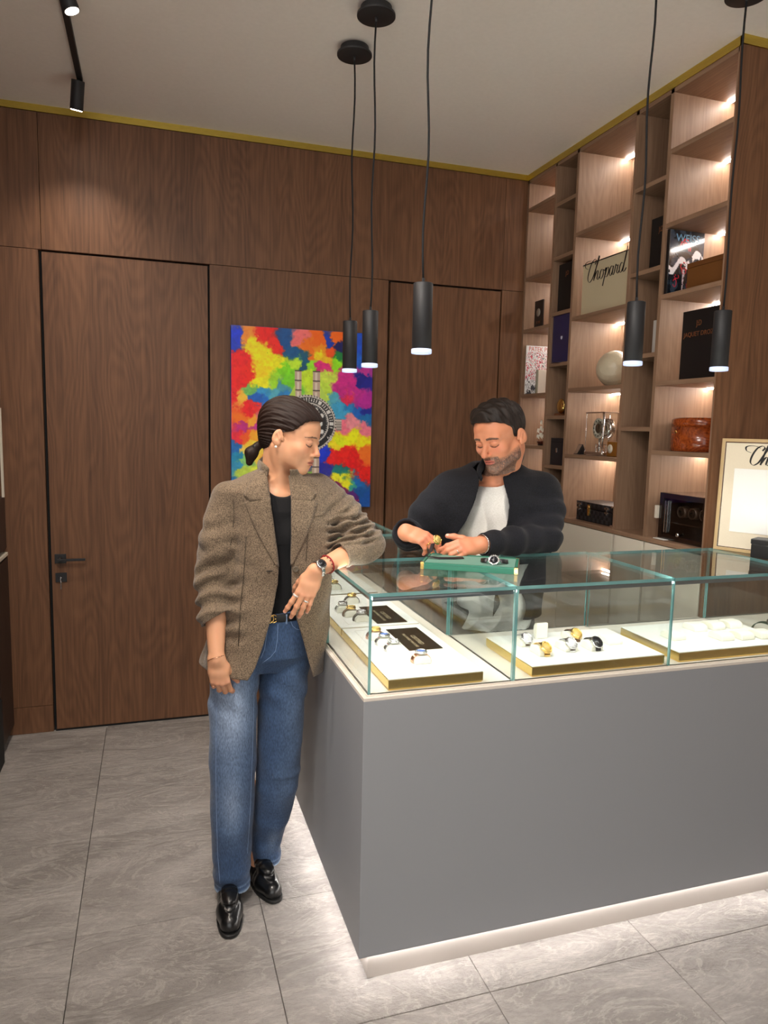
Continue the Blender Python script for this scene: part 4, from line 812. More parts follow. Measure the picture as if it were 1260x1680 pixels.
# ------------------------------------------------------------------ bodies and clothes as smooth implicit surfaces
V3 = lambda *a: np.array(a, dtype=np.float64)
class Sdf:
    """ordered list of soft-blended shapes, evaluated only near the surface, then meshed with surface nets"""
    def __init__(s): s.ops = []
    def op(s, fn, mode='u', k=.01): s.ops.append((fn, mode, k)); return s
    def cone(s, a, b, ra, rb=None, k=.01, mode='u'):
        a = np.array(a, float); b = np.array(b, float); rb = ra if rb is None else rb; ab = b-a; L2 = max(ab @ ab, 1e-12)
        def f(p):
            t = np.clip(((p-a) @ ab)/L2, 0, 1); q = p-a-t[..., None]*ab
            return np.sqrt((q*q).sum(-1))-(ra+(rb-ra)*t)
        return s.op(f, mode, k)
    def chain(s, pts, rads, k=.01, mode='u'):
        for i in range(len(pts)-1): s.cone(pts[i], pts[i+1], rads[i], rads[i+1], k, mode)
        return s
    def ell(s, c, r, k=.01, mode='u', rot=None):
        c = np.array(c, float); r = np.array(r, float); R_ = np.eye(3) if rot is None else np.array(rot)
        def f(p):
            q = (p-c) @ R_; k0 = np.sqrt(((q/r)**2).sum(-1)); k1 = np.sqrt(((q/r**2)**2).sum(-1))+1e-9
            return np.maximum(k0*(k0-1)/k1, (k0-1)*r.min()) if False else k0*(k0-1)/k1
        return s.op(f, mode, k)
    def loft(s, rows, k=.01, mode='u', n=2.5, rot=0., caps=True):
        """rows: (z, cx, cy, a, b) bottom to top; superelliptic sections, rotated about z"""
        rw = np.array(rows, float); c_, s_ = math.cos(rot), math.sin(rot)
        def f(p):
            z = p[..., 2]; cx = np.interp(z, rw[:, 0], rw[:, 1]); cy = np.interp(z, rw[:, 0], rw[:, 2]); a = np.interp(z, rw[:, 0], rw[:, 3]); b = np.interp(z, rw[:, 0], rw[:, 4])
            x = p[..., 0]-cx; y = p[..., 1]-cy; x, y = x*c_+y*s_, -x*s_+y*c_
            q = (np.abs(x/a)**n+np.abs(y/b)**n)**(1/n); d = (q-1)*np.minimum(a, b)
            if caps: d = np.maximum(d, np.maximum(z-rw[-1, 0], rw[0, 0]-z))
            return d
        return s.op(f, mode, k)
    def plane(s, c, n, mode='i', k=.004):
        c = np.array(c, float); n = np.array(n, float); n = n/np.linalg.norm(n)
        return s.op(lambda p: (p-c) @ n, mode, k)
    def disp(s, g): s.ops.append((g, 'd', 0)); return s
    def shell(s, t): s.ops.append((t, 's', 0)); return s
    def xf(s, o, Mx, scale=1.):
        """append the shapes of another Sdf, placed by a rigid 4x4 and a scale"""
        Mi = np.array(Matrix(Mx).inverted()); R_, T_ = Mi[:3, :3], Mi[:3, 3]
        for fn, mode, k in o.ops:
            s.ops.append(((lambda p, fn=fn: fn((p @ R_.T+T_)/scale)*scale), mode, k*scale))
        return s
    def ev(s, p, sel=None):
        v = np.full(p.shape[:-1], 1.)
        for fn, mode, k in s.ops:
            if mode == 'd': v = v+fn(p); continue
            if mode == 's': v = np.maximum(v, -(v+fn)); continue
            v = s.mix(v, fn(p), mode, k)
        return v
    @staticmethod
    def mix(v, d, mode, k):
        if mode == 's_': d = -d
        if mode == 'u':
            h = np.maximum(k-np.abs(v-d), 0)/k if k > 0 else 0
            return np.minimum(v, d)-h*h*k*.25
        if mode == '-': d = -d
        h = np.maximum(k-np.abs(v-d), 0)/k if k > 0 else 0
        return np.maximum(v, d)+h*h*k*.25
    def mesh(s, lo, hi, h, B=12):
        lo = np.array(lo, float); hi = np.array(hi, float)
        nb = np.ceil((hi-lo)/(h*B)).astype(int); n = nb*B+1
        bi = np.stack(np.meshgrid(*[np.arange(k) for k in nb], indexing='ij'), -1).reshape(-1, 3)
        cen = lo+(bi*B+B/2)*h; R_ = h*B*.87
        vc = np.full(len(cen), 1.); dl = []
        for fn, mode, k in s.ops:
            if mode == 'd': vc = vc+fn(cen); dl.append(None); continue
            if mode == 's': vc = np.maximum(vc, -(vc+fn)); dl.append(None); continue
            d = fn(cen); dl.append(d); vc = s.mix(vc, d, mode, k)
        keep = np.abs(vc) < R_*1.6+.006
        g = np.ones(n, np.float32)
        # far blocks: constant sign
        sg = np.where(vc < 0, -1., 1.).reshape(nb)
        g[:-1, :-1, :-1] = np.repeat(np.repeat(np.repeat(sg, B, 0), B, 1), B, 2)
        kb = bi[keep]; o = np.arange(B+1); off = np.stack(np.meshgrid(o, o, o, indexing='ij'), -1).reshape(-1, 3)*h
        for c0 in range(0, len(kb), 400):
            sub = slice(c0, c0+400); kk = np.where(keep)[0][sub]; P = lo+(kb[sub]*B*h)[:, None, :]+off[None]
            v = np.full(P.shape[:2], 1.)
            for (fn, mode, k), d in zip(s.ops, dl):
                if mode == 'd': v = v+fn(P); continue
                if mode == 's': v = np.maximum(v, -(v+fn)); continue
                lim = 2.2*R_+k+.012
                m = (d[kk] < lim) if mode in ('u', '-') else (d[kk] > -lim)
                if m.any(): v[m] = s.mix(v[m], fn(P[m]), mode, k)
            v = v.reshape(-1, B+1, B+1, B+1).astype(np.float32)
            for q, (i, j, l) in enumerate(kb[sub]): g[i*B:i*B+B+1, j*B:j*B+B+1, l*B:l*B+B+1] = v[q]
        return nets(g, lo, h)
def nets(g, lo, h):
    ins = (g < 0); c = ins[:-1, :-1, :-1].astype(np.uint8)
    for a, b, d in ((1,0,0),(0,1,0),(0,0,1),(1,1,0),(1,0,1),(0,1,1),(1,1,1)):
        c += ins[a:ins.shape[0]-1+a, b:ins.shape[1]-1+b, d:ins.shape[2]-1+d]
    act = (c > 0) & (c < 8); ids = np.full(act.shape, -1, np.int32); I = np.argwhere(act); ids[act] = np.arange(len(I))
    acc = np.zeros((len(I), 3)); cnt = np.zeros(len(I))
    cor = [(a, b, d) for a in (0, 1) for b in (0, 1) for d in (0, 1)]
    for p in cor:
        for ax in range(3):
            if p[ax]: continue
            q = list(p); q[ax] = 1; A = g[I[:, 0]+p[0], I[:, 1]+p[1], I[:, 2]+p[2]]; Bv = g[I[:, 0]+q[0], I[:, 1]+q[1], I[:, 2]+q[2]]
            m = (A < 0) != (Bv < 0); t = np.where(m, A/np.where(m, A-Bv, 1), 0); pt = np.tile(np.array(p, float), (len(I), 1)); pt[:, ax] += t
            acc[m] += pt[m]; cnt[m] += 1
    Vv = lo+(I+acc/cnt[:, None])*h; F_ = []
    for ax in range(3):
        u, w_ = [(1, 2), (2, 0), (0, 1)][ax]
        sl0 = [slice(1, -1)]*3; sl0[ax] = slice(0, -1); sl1 = list(sl0); sl1[ax] = slice(1, None)
        A = ins[tuple(sl0)]; Bv = ins[tuple(sl1)]; E_ = np.argwhere(A != Bv)
        fl = A[E_[:, 0], E_[:, 1], E_[:, 2]]; E_ = E_+1; E_[:, ax] -= 1
        def cell(du, dw): q = E_.copy(); q[:, u] -= du; q[:, w_] -= dw; return ids[q[:, 0], q[:, 1], q[:, 2]]
        Q = np.stack([cell(1, 1), cell(0, 1), cell(0, 0), cell(1, 0)], 1); Q[~fl] = Q[~fl][:, ::-1]; F_.append(Q)
    Q = np.concatenate(F_); return Vv, Q[(Q >= 0).all(1)]
def surf(name, Vv, Q, mats, parent, color=None, smooth_it=1, attrs=None):
    # light Laplacian smoothing
    if smooth_it:
        e = np.concatenate([Q[:, [0, 1]], Q[:, [1, 2]], Q[:, [2, 3]], Q[:, [3, 0]]])
        for _ in range(smooth_it):
            s_ = np.zeros_like(Vv); n_ = np.zeros(len(Vv))
            for ax in range(3): s_[:, ax] = np.bincount(e[:, 0], Vv[e[:, 1], ax], len(Vv))+np.bincount(e[:, 1], Vv[e[:, 0], ax], len(Vv))
            n_ = np.bincount(e[:, 0], minlength=len(Vv))+np.bincount(e[:, 1], minlength=len(Vv)); Vv = Vv*.4+.6*s_/np.maximum(n_, 1)[:, None]
    W = Vv.copy(); off = np.array(base_of(parent)) if parent is not None else 0
    me = bpy.data.meshes.new(name); me.vertices.add(len(Vv)); me.vertices.foreach_set('co', (Vv-off).ravel())
    me.loops.add(Q.size); me.loops.foreach_set('vertex_index', Q.ravel().astype(np.int32)); me.polygons.add(len(Q))
    me.polygons.foreach_set('loop_start', np.arange(0, Q.size, 4)); me.polygons.foreach_set('use_smooth', np.ones(len(Q), bool)); me.update(calc_edges=True)
    if color is not None:
        c = color(W); a = me.color_attributes.new('Col', 'FLOAT_COLOR', 'POINT'); a.data.foreach_set('color', np.concatenate([c, np.ones((len(c), 1))], 1).ravel())
    for an, fn in (attrs or {}).items():
        a = me.attributes.new(an, 'FLOAT', 'POINT'); a.data.foreach_set('value', fn(W).astype(np.float32))
    me.materials.append(mats); o = bpy.data.objects.new(name, me); COL.objects.link(o); o.parent = parent; return o
def n3(P, sc, seed=0, o=3):
    """cheap 3-D noise from three 2-D slices"""
    x, y, z = P[..., 0]*sc, P[..., 1]*sc, P[..., 2]*sc
    return (fbm(x+y*.37, z+50, seed, o)+fbm(y+50, z-x*.29, seed+7, o)+fbm(x+80, y+z*.21, seed+13, o))/3
def wob(p, f, ph=0.):
    x, y, z = p[..., 0]*f, p[..., 1]*f, p[..., 2]*f
    return .5+.25*(np.sin(x+1.3*np.sin(z*.7+ph)+ph)*np.cos(z*.9+.6*y+ph*2)+np.sin(1.7*y-z*1.1+ph*3+np.sin(x*.8)))
def sleeve(pts, rads, cut, th, g, k=.02):
    """hollow sleeve: round tapered tube along pts, cut open by a plane (point, normal) at the cuff"""
    P_ = [np.array(q, float) for q in pts]; cp_, cn_ = cut
    def f(p):
        v = None
        for i in range(len(P_)-1):
            a, ab = P_[i], P_[i+1]-P_[i]; t = np.clip(((p-a) @ ab)/(ab @ ab), 0, 1); q = p-a-t[..., None]*ab; d = np.sqrt((q*q).sum(-1))-(rads[i]+(rads[i+1]-rads[i])*t)
            v = d if v is None else Sdf.mix(v, d, 'u', .02)
        v = v+g(p); v = np.maximum(v, -(v+th)); return np.maximum(v, (p-cp_) @ cn_)
    return f
def rotm(yaw=0., pitch=0., roll=0.):
    """head frame: x = its right, y = forward, z = up. yaw turns about z (counter-clockwise seen from above), pitch nods down, roll tilts"""
    return Matrix.Rotation(yaw, 4, 'Z') @ Matrix.Rotation(-pitch, 4, 'X') @ Matrix.Rotation(roll, 4, 'Y')
# ---------------- the head (local metres, about life size, chin to crown .225)
def head_sdf(male):
    s = Sdf(); k = .014; w_ = 1.06 if male else 1.0
    s.ell((0, -.018, .040), (.074*w_, .094, .080), .02)
    s.ell((0, .030, .036), (.062*w_, .062, .060), .02)                       # forehead
    s.ell((0, .030, -.030), (.056*w_ if male else .051, .058, .074 if male else .070), .02)                      # face
    j = .050*w_ if male else .038
    for sx in (-1, 1):
        s.chain([(sx*.056*w_, -.010, -.030), (sx*j, .008, -.066 if male else -.058), (sx*(.020 if male else .014), .062, -.092)], [.013, .015 if male else .012, .014 if male else .012], .022)
        if not male: s.ell((sx*.030, .026, -.036), (.030, .040, .042), .04)   # jaw
        s.ell((sx*.041*w_, .058, -.022), (.020, .018, .018), .022)            # cheek
        s.cone((sx*.040*w_, .070, .019), (sx*.014, .083, .018), .010 if male else .008, .009, .014)   # brow ridge
    s.ell((0, .072 if male else .066, -.096 if male else -.093), (.021 if male else .017, .016, .014), .02)       # chin
    s.ell((0, .076, -.062), (.026, .014, .022), .016)                         # mouth mound
    for sx in (-1, 1): s.ell((sx*.031, .094, .002), (.0175, .012, .0115), .014, '-')
    for sx in (-1, 1):
        s.ell((sx*.031, .0735, .000), (.0145, .0135, .0125), .004)            # eyeball under the lid
        s.ell((sx*.031, .0765, .0035), (.0150, .0130, .0095), .003)           # lowered upper lid
    nl = .111 if male else .108
    s.cone((0, .082, .010), (0, nl-.006, -.026), .0078, .0092 if male else .007, .010); s.ell((0, nl-.004, -.031 if not male else -.033), (.0112 if male else .0078, .0100, .0090 if male else .0080), .008)
    for sx in (-1, 1): s.ell((sx*.0115, .092, -.0365), (.0068, .0100, .0062), .006); s.ell((sx*.0062, .098, -.0425), (.0030, .0045, .003), .003, '-')
    # lips
    s.ell((0, .0885, -.0575), (.0215, .0072, .0048), .004); s.ell((0, .0880, -.0672), (.0185, .0078, .0058), .004)
    s.ell((0, .0975, -.0622), (.026, .0085, .0012), .003, '-')
    s.cone((0, .093, -.046), (0, .094, -.052), .0022, .0028, .004, '-')
    w_0 = w_; es = .92 if male else .84
    for sx in (-1, 1):                                                        # ears
        Re = np.array((Matrix.Rotation(sx*.35, 3, 'Z') @ Matrix.Rotation(-.15, 3, 'X')))
        s.ell((sx*.0800*w_, -.013, -.004), (.0070, .0190*es, .0310*es), .004, rot=Re); s.ell((sx*.0765*w_, -.007, -.004-.022*es), (.0060, .0100*es, .0110*es), .004)
        s.ell((sx*.0885*w_, -.009, -.001), (.0070, .0110*es, .0195*es), .003, '-', rot=Re); s.cone((sx*.0820*w_, -.004, -.010), (sx*.0835*w_, -.014, .008), .0028, .0022, .003)
        s.cone((sx*.072*w_, .004, -.010), (sx*.075*w_, .004, .0), .004, .003, .004)
    return s
def face_color(P, male, skin, lip, brow):
    """P in head space; sRGB skin colours, with shade painted into the lip line and nostrils"""
    x, y, z = P[:, 0], P[:, 1], P[:, 2]; ax = np.abs(x); c = np.tile(np.array(skin, float), (len(P), 1))
    n = n3(P, 60, 5)
    c *= (.95+.10*n)[:, None]
    def blend(m, col, a): 
        m = np.clip(m, 0, 1)*a; c[:] = c*(1-m[:, None])+np.array(col, float)*m[:, None]
    blend(np.exp(-(((ax-.040)/.018)**2+((z+.022)/.016)**2))*(y > .03), (214, 120, 98) if male else (222, 140, 112), .35)
    blend(np.exp(-((x/.012)**2+((z+.033)/.010)**2))*(y > .09), (205, 112, 92), .35)
    blend(((ax/.0215)**2+((z+.0622)/.0100)**2 < 1)*(y > .072)*1., lip, .8)
    blend(((ax < .021) & (np.abs(z+.0622-.0012*np.cos(x*180)) < .0011) & (y > .074))*1., (96, 42, 36), .8)  # shade between the lips, painted into the colour
    zb = .0185+.0035*np.cos((ax-.030)*70)-(ax-.03)*.06
    blend(((np.abs(z-zb) < (.0042 if male else .0026)*(1-.5*np.clip((ax-.034)/.02, 0, 1))) & (ax > .012) & (ax < .052) & (y > .045))*(.55+.7*n3(P, 500, 3)), brow, .85)
    zl = -.0062-.0045*(1-((ax-.031)/.014)**2)
    blend(((np.abs(z-zl) < .0017) & (np.abs(ax-.031) < .0165) & (y > .06))*1., (40, 24, 20), .9)
    blend(((np.abs(z-(.0095+.0012*np.cos((ax-.031)*90))) < .0009) & (np.abs(ax-.031) < .013) & (y > .06))*1., (150, 92, 74), .6)
    if not male: blend((np.exp(-(((ax-.031)/.015)**2+((z-.004)/.008)**2)))*(y > .06), (176, 120, 98), .35)
    blend(((np.hypot(ax-.0062, (z+.0415)) < .0028) & (y > .088))*1., (70, 34, 28), .9)  # shade inside the nostrils, painted into the colour
    if male:
        jaw = np.clip((-.040-z-.022*np.clip((.055-y)/.05, -1, 1.1)*-1.0)/.012, 0, 1)
        edge = -.064+.34*np.clip(.056-y, 0, .09)+.5*np.clip(.03-ax, 0, .03)*0
        bd = np.clip((edge+.014-z)/.018, 0, 1)*(y > -.004)
        mus = np.exp(-((z+.0500)/.0055)**2)*(ax < .030)*(y > .075); gt = ((ax > .022) & (ax < .034) & (z < -.046) & (y > .06))*1.
        lipm = ((ax/.022)**2+((z+.0622)/.0085)**2 < 1)*(y > .07); cheek = (z > -.0455+.3*np.clip(ax-.03, 0, 1))*1.
        bd = np.maximum(bd, np.maximum(mus, gt*.9))*(1-lipm)
        hn = np.clip((n3(P, 900, 9, 2)-.5)*2.2+.5, 0, 1); gray = np.clip((n3(P, 160, 21, 2)-.42)*3, 0, 1)*.6+np.exp(-((x)/.03)**2)*(z < -.075)*.5
        col = np.array([50, 40, 37.])*(1-gray[:, None]*.8)+np.array([150, 140, 132.])*gray[:, None]*.8
        m = np.clip(bd*(.15+1.15*hn), 0, .80)[:, None]; c = c*(1-m)+col*m
    return c
# ---------------- a hand: local frame, wrist at origin, fingers along +y, palm faces -z, thumb on the +x side
def hand_sdf(curl=(.3, .35, .4, .45), spread=(.05, .0, -.05, -.12), thumb=(.55, .35, .3), s_=1., fat=1., curl2=None):
    s = Sdf(); tips = {}
    base = [(.026, .086, .0), (.0085, .090, .002), (-.009, .086, .001), (-.0245, .078, -.002)]; L = [(.042, .025, .020), (.046, .029, .021), (.043, .027, .021), (.034, .020, .018)]; R0 = [.0086, .0088, .0083, .0073]
    wr = [(.014, 0, 0), (.005, 0, .001), (-.005, 0, .001), (-.014, 0, 0)]
    for i in range(4):
        b = np.array(base[i]); s.chain([np.array(wr[i]), b*.6+np.array(wr[i])*.4+np.array((0, 0, -.002)), b], [.0145*fat, .0125*fat, .0098*fat], .012)
    s.cone((.012, .012, -.006), (.026, .036, -.010), .013*fat, .012*fat, .014); s.ell((-.018, .035, -.008), (.012, .028, .011), .014)
    for i in range(4):
        p = np.array(base[i]); a = 0.; d0 = np.array((math.sin(spread[i]), math.cos(spread[i]), 0)); r = R0[i]*fat; pts = [p]; rr = [r*1.08]
        cs = (curl[i], curl[i]*1.15, curl[i]*.8) if curl2 is None else curl2[i]
        for q in range(3):
            a += cs[q]; d = d0*math.cos(a)+np.array((0, 0, -1))*math.sin(a); p = p+d*L[i][q]; pts.append(p); rr.append(r*(1, .93, .80)[q])
        for q in range(3): s.cone(pts[q], pts[q+1], rr[q]*(.97 if q else 1), rr[q+1], .0035)
        for q in (1, 2): s.ell(pts[q], (rr[q]*1.04,)*3, .004)
        tips[i] = pts
    p = np.array((.026, .034, -.008)); d = np.array((math.sin(thumb[0]), math.cos(thumb[0]), -thumb[1])); d /= np.linalg.norm(d); pts = [p]; rad = [.0125*fat, .0105*fat, .0098*fat, .0080*fat]
    for q, l in enumerate((.030, .030, .025)):
        pts.append(pts[-1]+d*l); d = d+np.array((-.45, .1, -.25))*thumb[2]; d /= np.linalg.norm(d)
    s.chain(pts, rad, .008); tips['t'] = pts
    s.tips = tips; s.s_ = s_
    return s
def hframe(wrist, fdir, back):
    """placement of a hand: fingers along fdir, back of the hand towards 'back'"""
    y = Vector(fdir).normalized(); z = Vector(back); z = (z-y*z.dot(y)).normalized(); x = y.cross(z)
    Mx = Matrix.Identity(4)
    for i, a in enumerate((x, y, z)): Mx[0][i], Mx[1][i], Mx[2][i] = a
    Mx.translation = Vector(wrist); return Mx
def mirx(s):
    o = Sdf()
    for fn, mode, k in s.ops: o.ops.append(((lambda p, fn=fn: fn(p*np.array((-1., 1, 1)))), mode, k))
    if hasattr(s, 'tips'): o.tips = {kk: [np.array(q)*np.array((-1, 1, 1)) for q in vv] for kk, vv in s.tips.items()}
    return o
M['skin'] = attr_mat('skin', .48, bump=.08, bscale=700, sub=.12, spec=.4)
def hair_mat(name, dark, light):
    m, nt, p = newmat(name); L = nt.links
    a = N(nt, 'ShaderNodeAttribute'); a.attribute_name = 'strand'; b = N(nt, 'ShaderNodeAttribute'); b.attribute_name = 'along'
    cb = N(nt, 'ShaderNodeCombineXYZ'); L.new(a.outputs['Fac'], cb.inputs[0]); L.new(b.outputs['Fac'], cb.inputs[1])
    mp = N(nt, 'ShaderNodeMapping'); mp.inputs['Scale'].default_value = (90, 6, 1); L.new(cb.outputs[0], mp.inputs[0])
    no = N(nt, 'ShaderNodeTexNoise', Scale=1., Detail=5., Roughness=.7); L.new(mp.outputs[0], no.inputs['Vector'])
    mr = N(nt, 'ShaderNodeMapRange'); mr.inputs[1].default_value = .35; mr.inputs[2].default_value = .68; L.new(no.outputs[0], mr.inputs[0])
    mx = N(nt, 'ShaderNodeMix', _data_type='RGBA'); mx.inputs[6].default_value = dark; mx.inputs[7].default_value = light; L.new(mr.outputs[0], mx.inputs[0]); L.new(mx.outputs[2], p.inputs['Base Color'])
    bu = N(nt, 'ShaderNodeBump', Strength=.7, Distance=.002); L.new(no.outputs[0], bu.inputs['Height']); L.new(bu.outputs[0], p.inputs['Normal'])
    p.inputs['Roughness'].default_value = .5; p.inputs['Specular IOR Level'].default_value = .3; p.inputs['Anisotropic'].default_value = .5; return m
def cloth(name, c1, c2, scale, rough=.85, bump=.5, sheen=.2, detail=2., stretch=(1, 1, 1), thr=(.35, .65), big=.0):
    m, nt, p = newmat(name); L = nt.links
    tc = N(nt, 'ShaderNodeTexCoord'); mp = N(nt, 'ShaderNodeMapping'); mp.inputs['Scale'].default_value = stretch; L.new(tc.outputs['Object'], mp.inputs[0])
    no = N(nt, 'ShaderNodeTexNoise', Scale=scale, Detail=detail, Roughness=.7); L.new(mp.outputs[0], no.inputs['Vector'])
    mr = N(nt, 'ShaderNodeMapRange'); mr.inputs[1].default_value = thr[0]; mr.inputs[2].default_value = thr[1]; L.new(no.outputs[0], mr.inputs[0])
    mx = N(nt, 'ShaderNodeMix', _data_type='RGBA'); mx.inputs[6].default_value = c1; mx.inputs[7].default_value = c2; L.new(mr.outputs[0], mx.inputs[0]); L.new(mx.outputs[2], p.inputs['Base Color'])
    b = N(nt, 'ShaderNodeBump', Strength=bump, Distance=.001); L.new(no.outputs[0], b.inputs['Height']); L.new(b.outputs[0], p.inputs['Normal'])
    p.inputs['Roughness'].default_value = rough; p.inputs['Sheen Weight'].default_value = sheen; p.inputs['Specular IOR Level'].default_value = .25; return m
# ------------------------------------------------------------------ the woman leaning on the counter
def seg_t(P, a, b):
    a = np.array(a); b = np.array(b); ab = b-a; L_ = np.linalg.norm(ab); t = ((P-a) @ ab)/L_**2; q = P-a-t[..., None]*ab
    return t, np.sqrt((q*q).sum(-1)), L_
def head_place(C, fdir_deg, pitch, roll, s_):
    Mx = Matrix.Translation(Vector(C)) @ rotm(math.radians(fdir_deg-90), math.radians(pitch), math.radians(roll)); return Mx, s_
def to_head(P, Mx, s_):
    Mi = np.array(Mx.inverted()); return (P @ Mi[:3, :3].T+Mi[:3, 3])/s_
SKW = (214, 158, 122)
WH, WS = head_place((.418, 2.262, 1.532), -33, 14, -2, .96)
Wc = lambda l: WH @ (Vector(l)*WS)
WB = (.34, 2.28, 0)

wo = thing('person', WB, 'woman with low ponytail in tweed blazer and jeans leaning an elbow on the glass', 'person')
# joints
w_wrR, w_elR, w_shR = V3(*at(355, 1082, 2.17)), V3(*at(353, 952, 2.27)), V3(.212, 2.29, 1.338)
w_shL, w_elL, w_wrL = V3(.52, 2.29, 1.365), V3(.662, 2.215, 1.190), V3(.470, 2.10, 1.136)
body = Sdf()
body.xf(head_sdf(False), WH, WS)
nk0, nk1 = V3(*Wc((0, -.030, -.055))), V3(.385, 2.315, 1.365)
body.cone(nk0, nk1, .048, .054, .03)
body.loft([(1.10, .36, 2.30, .12, .085), (1.22, .365, 2.30, .13, .09), (1.31, .372, 2.305, .145, .085), (1.355, .378, 2.31, .12, .07), (1.385, .38, 2.31, .06, .05)], .04, n=2.2)
for sx in (-1, 1):
    body.cone((.38+sx*.015, 2.245, 1.345), (.38+sx*.12, 2.275, 1.362), .007, .009, .022)     # collar bones
    body.cone(V3(*Wc((sx*.055, -.02, -.04))), (.38+sx*.012, 2.255, 1.350), .006, .005, .03)   # neck muscles
body.chain([w_shR, w_elR], [.034, .034], .02); fR = w_elR+(w_wrR-w_elR)*.35; body.chain([w_elR, fR, w_wrR], [.036, .035, .0225], .01)
body.chain([w_shL, w_elL], [.034, .034], .02); fL = w_elL+(w_wrL-w_elL)*.35+V3(0, 0, .0); body.chain([w_elL, fL, w_wrL], [.035, .034, .0225], .01)
hL = hand_sdf(curl=(.16, .20, .22, .22), spread=(.16, .04, -.05, -.10), thumb=(.3, .75, .3)); HL = hframe(w_wrL+V3(-.004, -.001, -.004), (-.40, -.02, -.92), (-.15, -1, .16))
hR = mirx(hand_sdf(curl=(.50, .62, .68, .72), spread=(.08, .02, -.04, -.1), thumb=(.28, .55, -.15))); HR = hframe(w_wrR+V3(0, 0, .004), (.13, -.05, -1), (-.22, -1, -.05))
body.xf(hL, HL, .90); body.xf(hR, HR, .90)
Vb, Qb = body.mesh((.10, 2.02, .68), (.74, 2.42, 1.68), .0021)
legs = Sdf()
for x, y in ((.222, 2.275), (.318, 2.37)): legs.cone((x, y, .30), (x, y, .07), .045, .030, .01)
legs.cone((.222, 2.275, .07), (.215, 2.20, .035), .030, .024, .02); legs.cone((.318, 2.37, .07), (.335, 2.30, .035), .030, .024, .02)
Vl, Ql = legs.mesh((.14, 2.10, 0), (.40, 2.45, .36), .004)
def skin_w(P):
    c = np.tile(np.array(SKW, float), (len(P), 1)); h = to_head(P, WH, WS); m = (h[:, 2] > -.13) & (np.abs(h[:, 0]) < .1) & (np.abs(h[:, 1]) < .14) & (P[:, 2] > 1.4)
    c[m] = face_color(h[m], False, SKW, (186, 112, 98), (74, 50, 40))
    # warmer knuckles and finger tips, pale nails
    for hd, Hm in ((hL, HL), (hR, HR)):
        for kk, pts in hd.tips.items():
            for q, pt in enumerate(pts):
                wp = np.array(Hm @ Vector(pt*.90)); d = np.linalg.norm(P-wp, axis=1); mm = np.exp(-(d/.010)**2)[:, None]*(.35 if q in (0, 3) else .2); c = c*(1-mm)+np.array((212, 128, 104))*mm
            t_, p_ = np.array(pts[-1]), np.array(pts[-2]); d3 = (t_-p_)/np.linalg.norm(t_-p_)
            nb = np.array((0, 0, 1.))-d3*d3[2]; nb /= np.linalg.norm(nb)+1e-9; wp = np.array(Hm @ Vector((t_+nb*.0072+d3*.0015)*.90)); mm = (np.linalg.norm(P-wp, axis=1) < .0050); c[mm] = (226, 176, 160)
    return lin(np.clip(c, 0, 255))
surf('body', np.concatenate([Vb, Vl]), np.concatenate([Qb, Ql+len(Vb)]), M['skin'], wo, skin_w, 1)
# hair
def hair_curve(z, pts): zz = np.array(pts); return np.interp(z, zz[:, 0], zz[:, 1])
HLW = [(-.10, -.055), (-.05, -.044), (-.02, -.036), (.010, -.026), (.020, .012), (.032, .034), (.05, .048), (.062, .056), (.072, .070), (.080, .098), (.1, .12), (.14, .15)]
hw = Sdf(); hw.ell((0, -.020, .042), (.0815, .104, .089), .02); hw.ell((0, .030, .040), (.068, .068, .068), .03); hw.ell((0, -.052, -.010), (.060, .055, .060), .03)
hw.op(lambda p: (p[..., 1]-hair_curve(p[..., 2]+.10*np.clip(np.abs(p[..., 0])-.05, 0, .03), HLW))*.8, 'i', .004)
hw.op(lambda p: -.072-p[..., 2], 'i', .01)
hw.disp(lambda p: .0016*np.sin(np.arctan2(p[..., 0], p[..., 2]+.03)*46+p[..., 1]*30)+.0010*np.sin(np.arctan2(p[..., 0], p[..., 2]+.03)*97-p[..., 1]*50))
hw.chain([(0, -.092, -.045), (-.000, -.108, -.062), (0, -.122, -.088), (.003, -.120, -.120)], [.014, .013, .022, .012], .008)
hws = Sdf().xf(hw, WH, WS)
c_ = V3(*Wc((0, -.02, 0))); Vh, Qh = hws.mesh(c_-.19, c_+.16, .0022)
M['hair_w'] = hair_mat('dark_brown_hair', srgb(17, 9, 6), srgb(46, 25, 16))
st = lambda P, Mx=WH, s_=WS: (lambda h: np.arctan2(h[:, 0], h[:, 2]+.03))(to_head(P, Mx, s_))
al = lambda P, Mx=WH, s_=WS: to_head(P, Mx, s_)[:, 1]
surf('hair', Vh, Qh, M['hair_w'], wo, None, 1, {'strand': st, 'along': al})
MB().lathe([(.0125, -.006), (.0155, -.003), (.0155, .003), (.0125, .006), (.0125, -.006)], (0, 0, 0), 20, axis='Y').build('hair_tie', M['leather_black'], wo, world=False)
wo.children[-1].matrix_local = Matrix.Translation(-Vector(WB)) @ WH @ Matrix.Translation((0, -.108, -.062)) @ Matrix.Rotation(-.6, 4, 'X')
MB().sphere(Wc((.085, -.008, -.036)), .0042, 12).build('pearl_earring', plain('pearl', srgb(240, 236, 230), .2, coat=.5), wo)
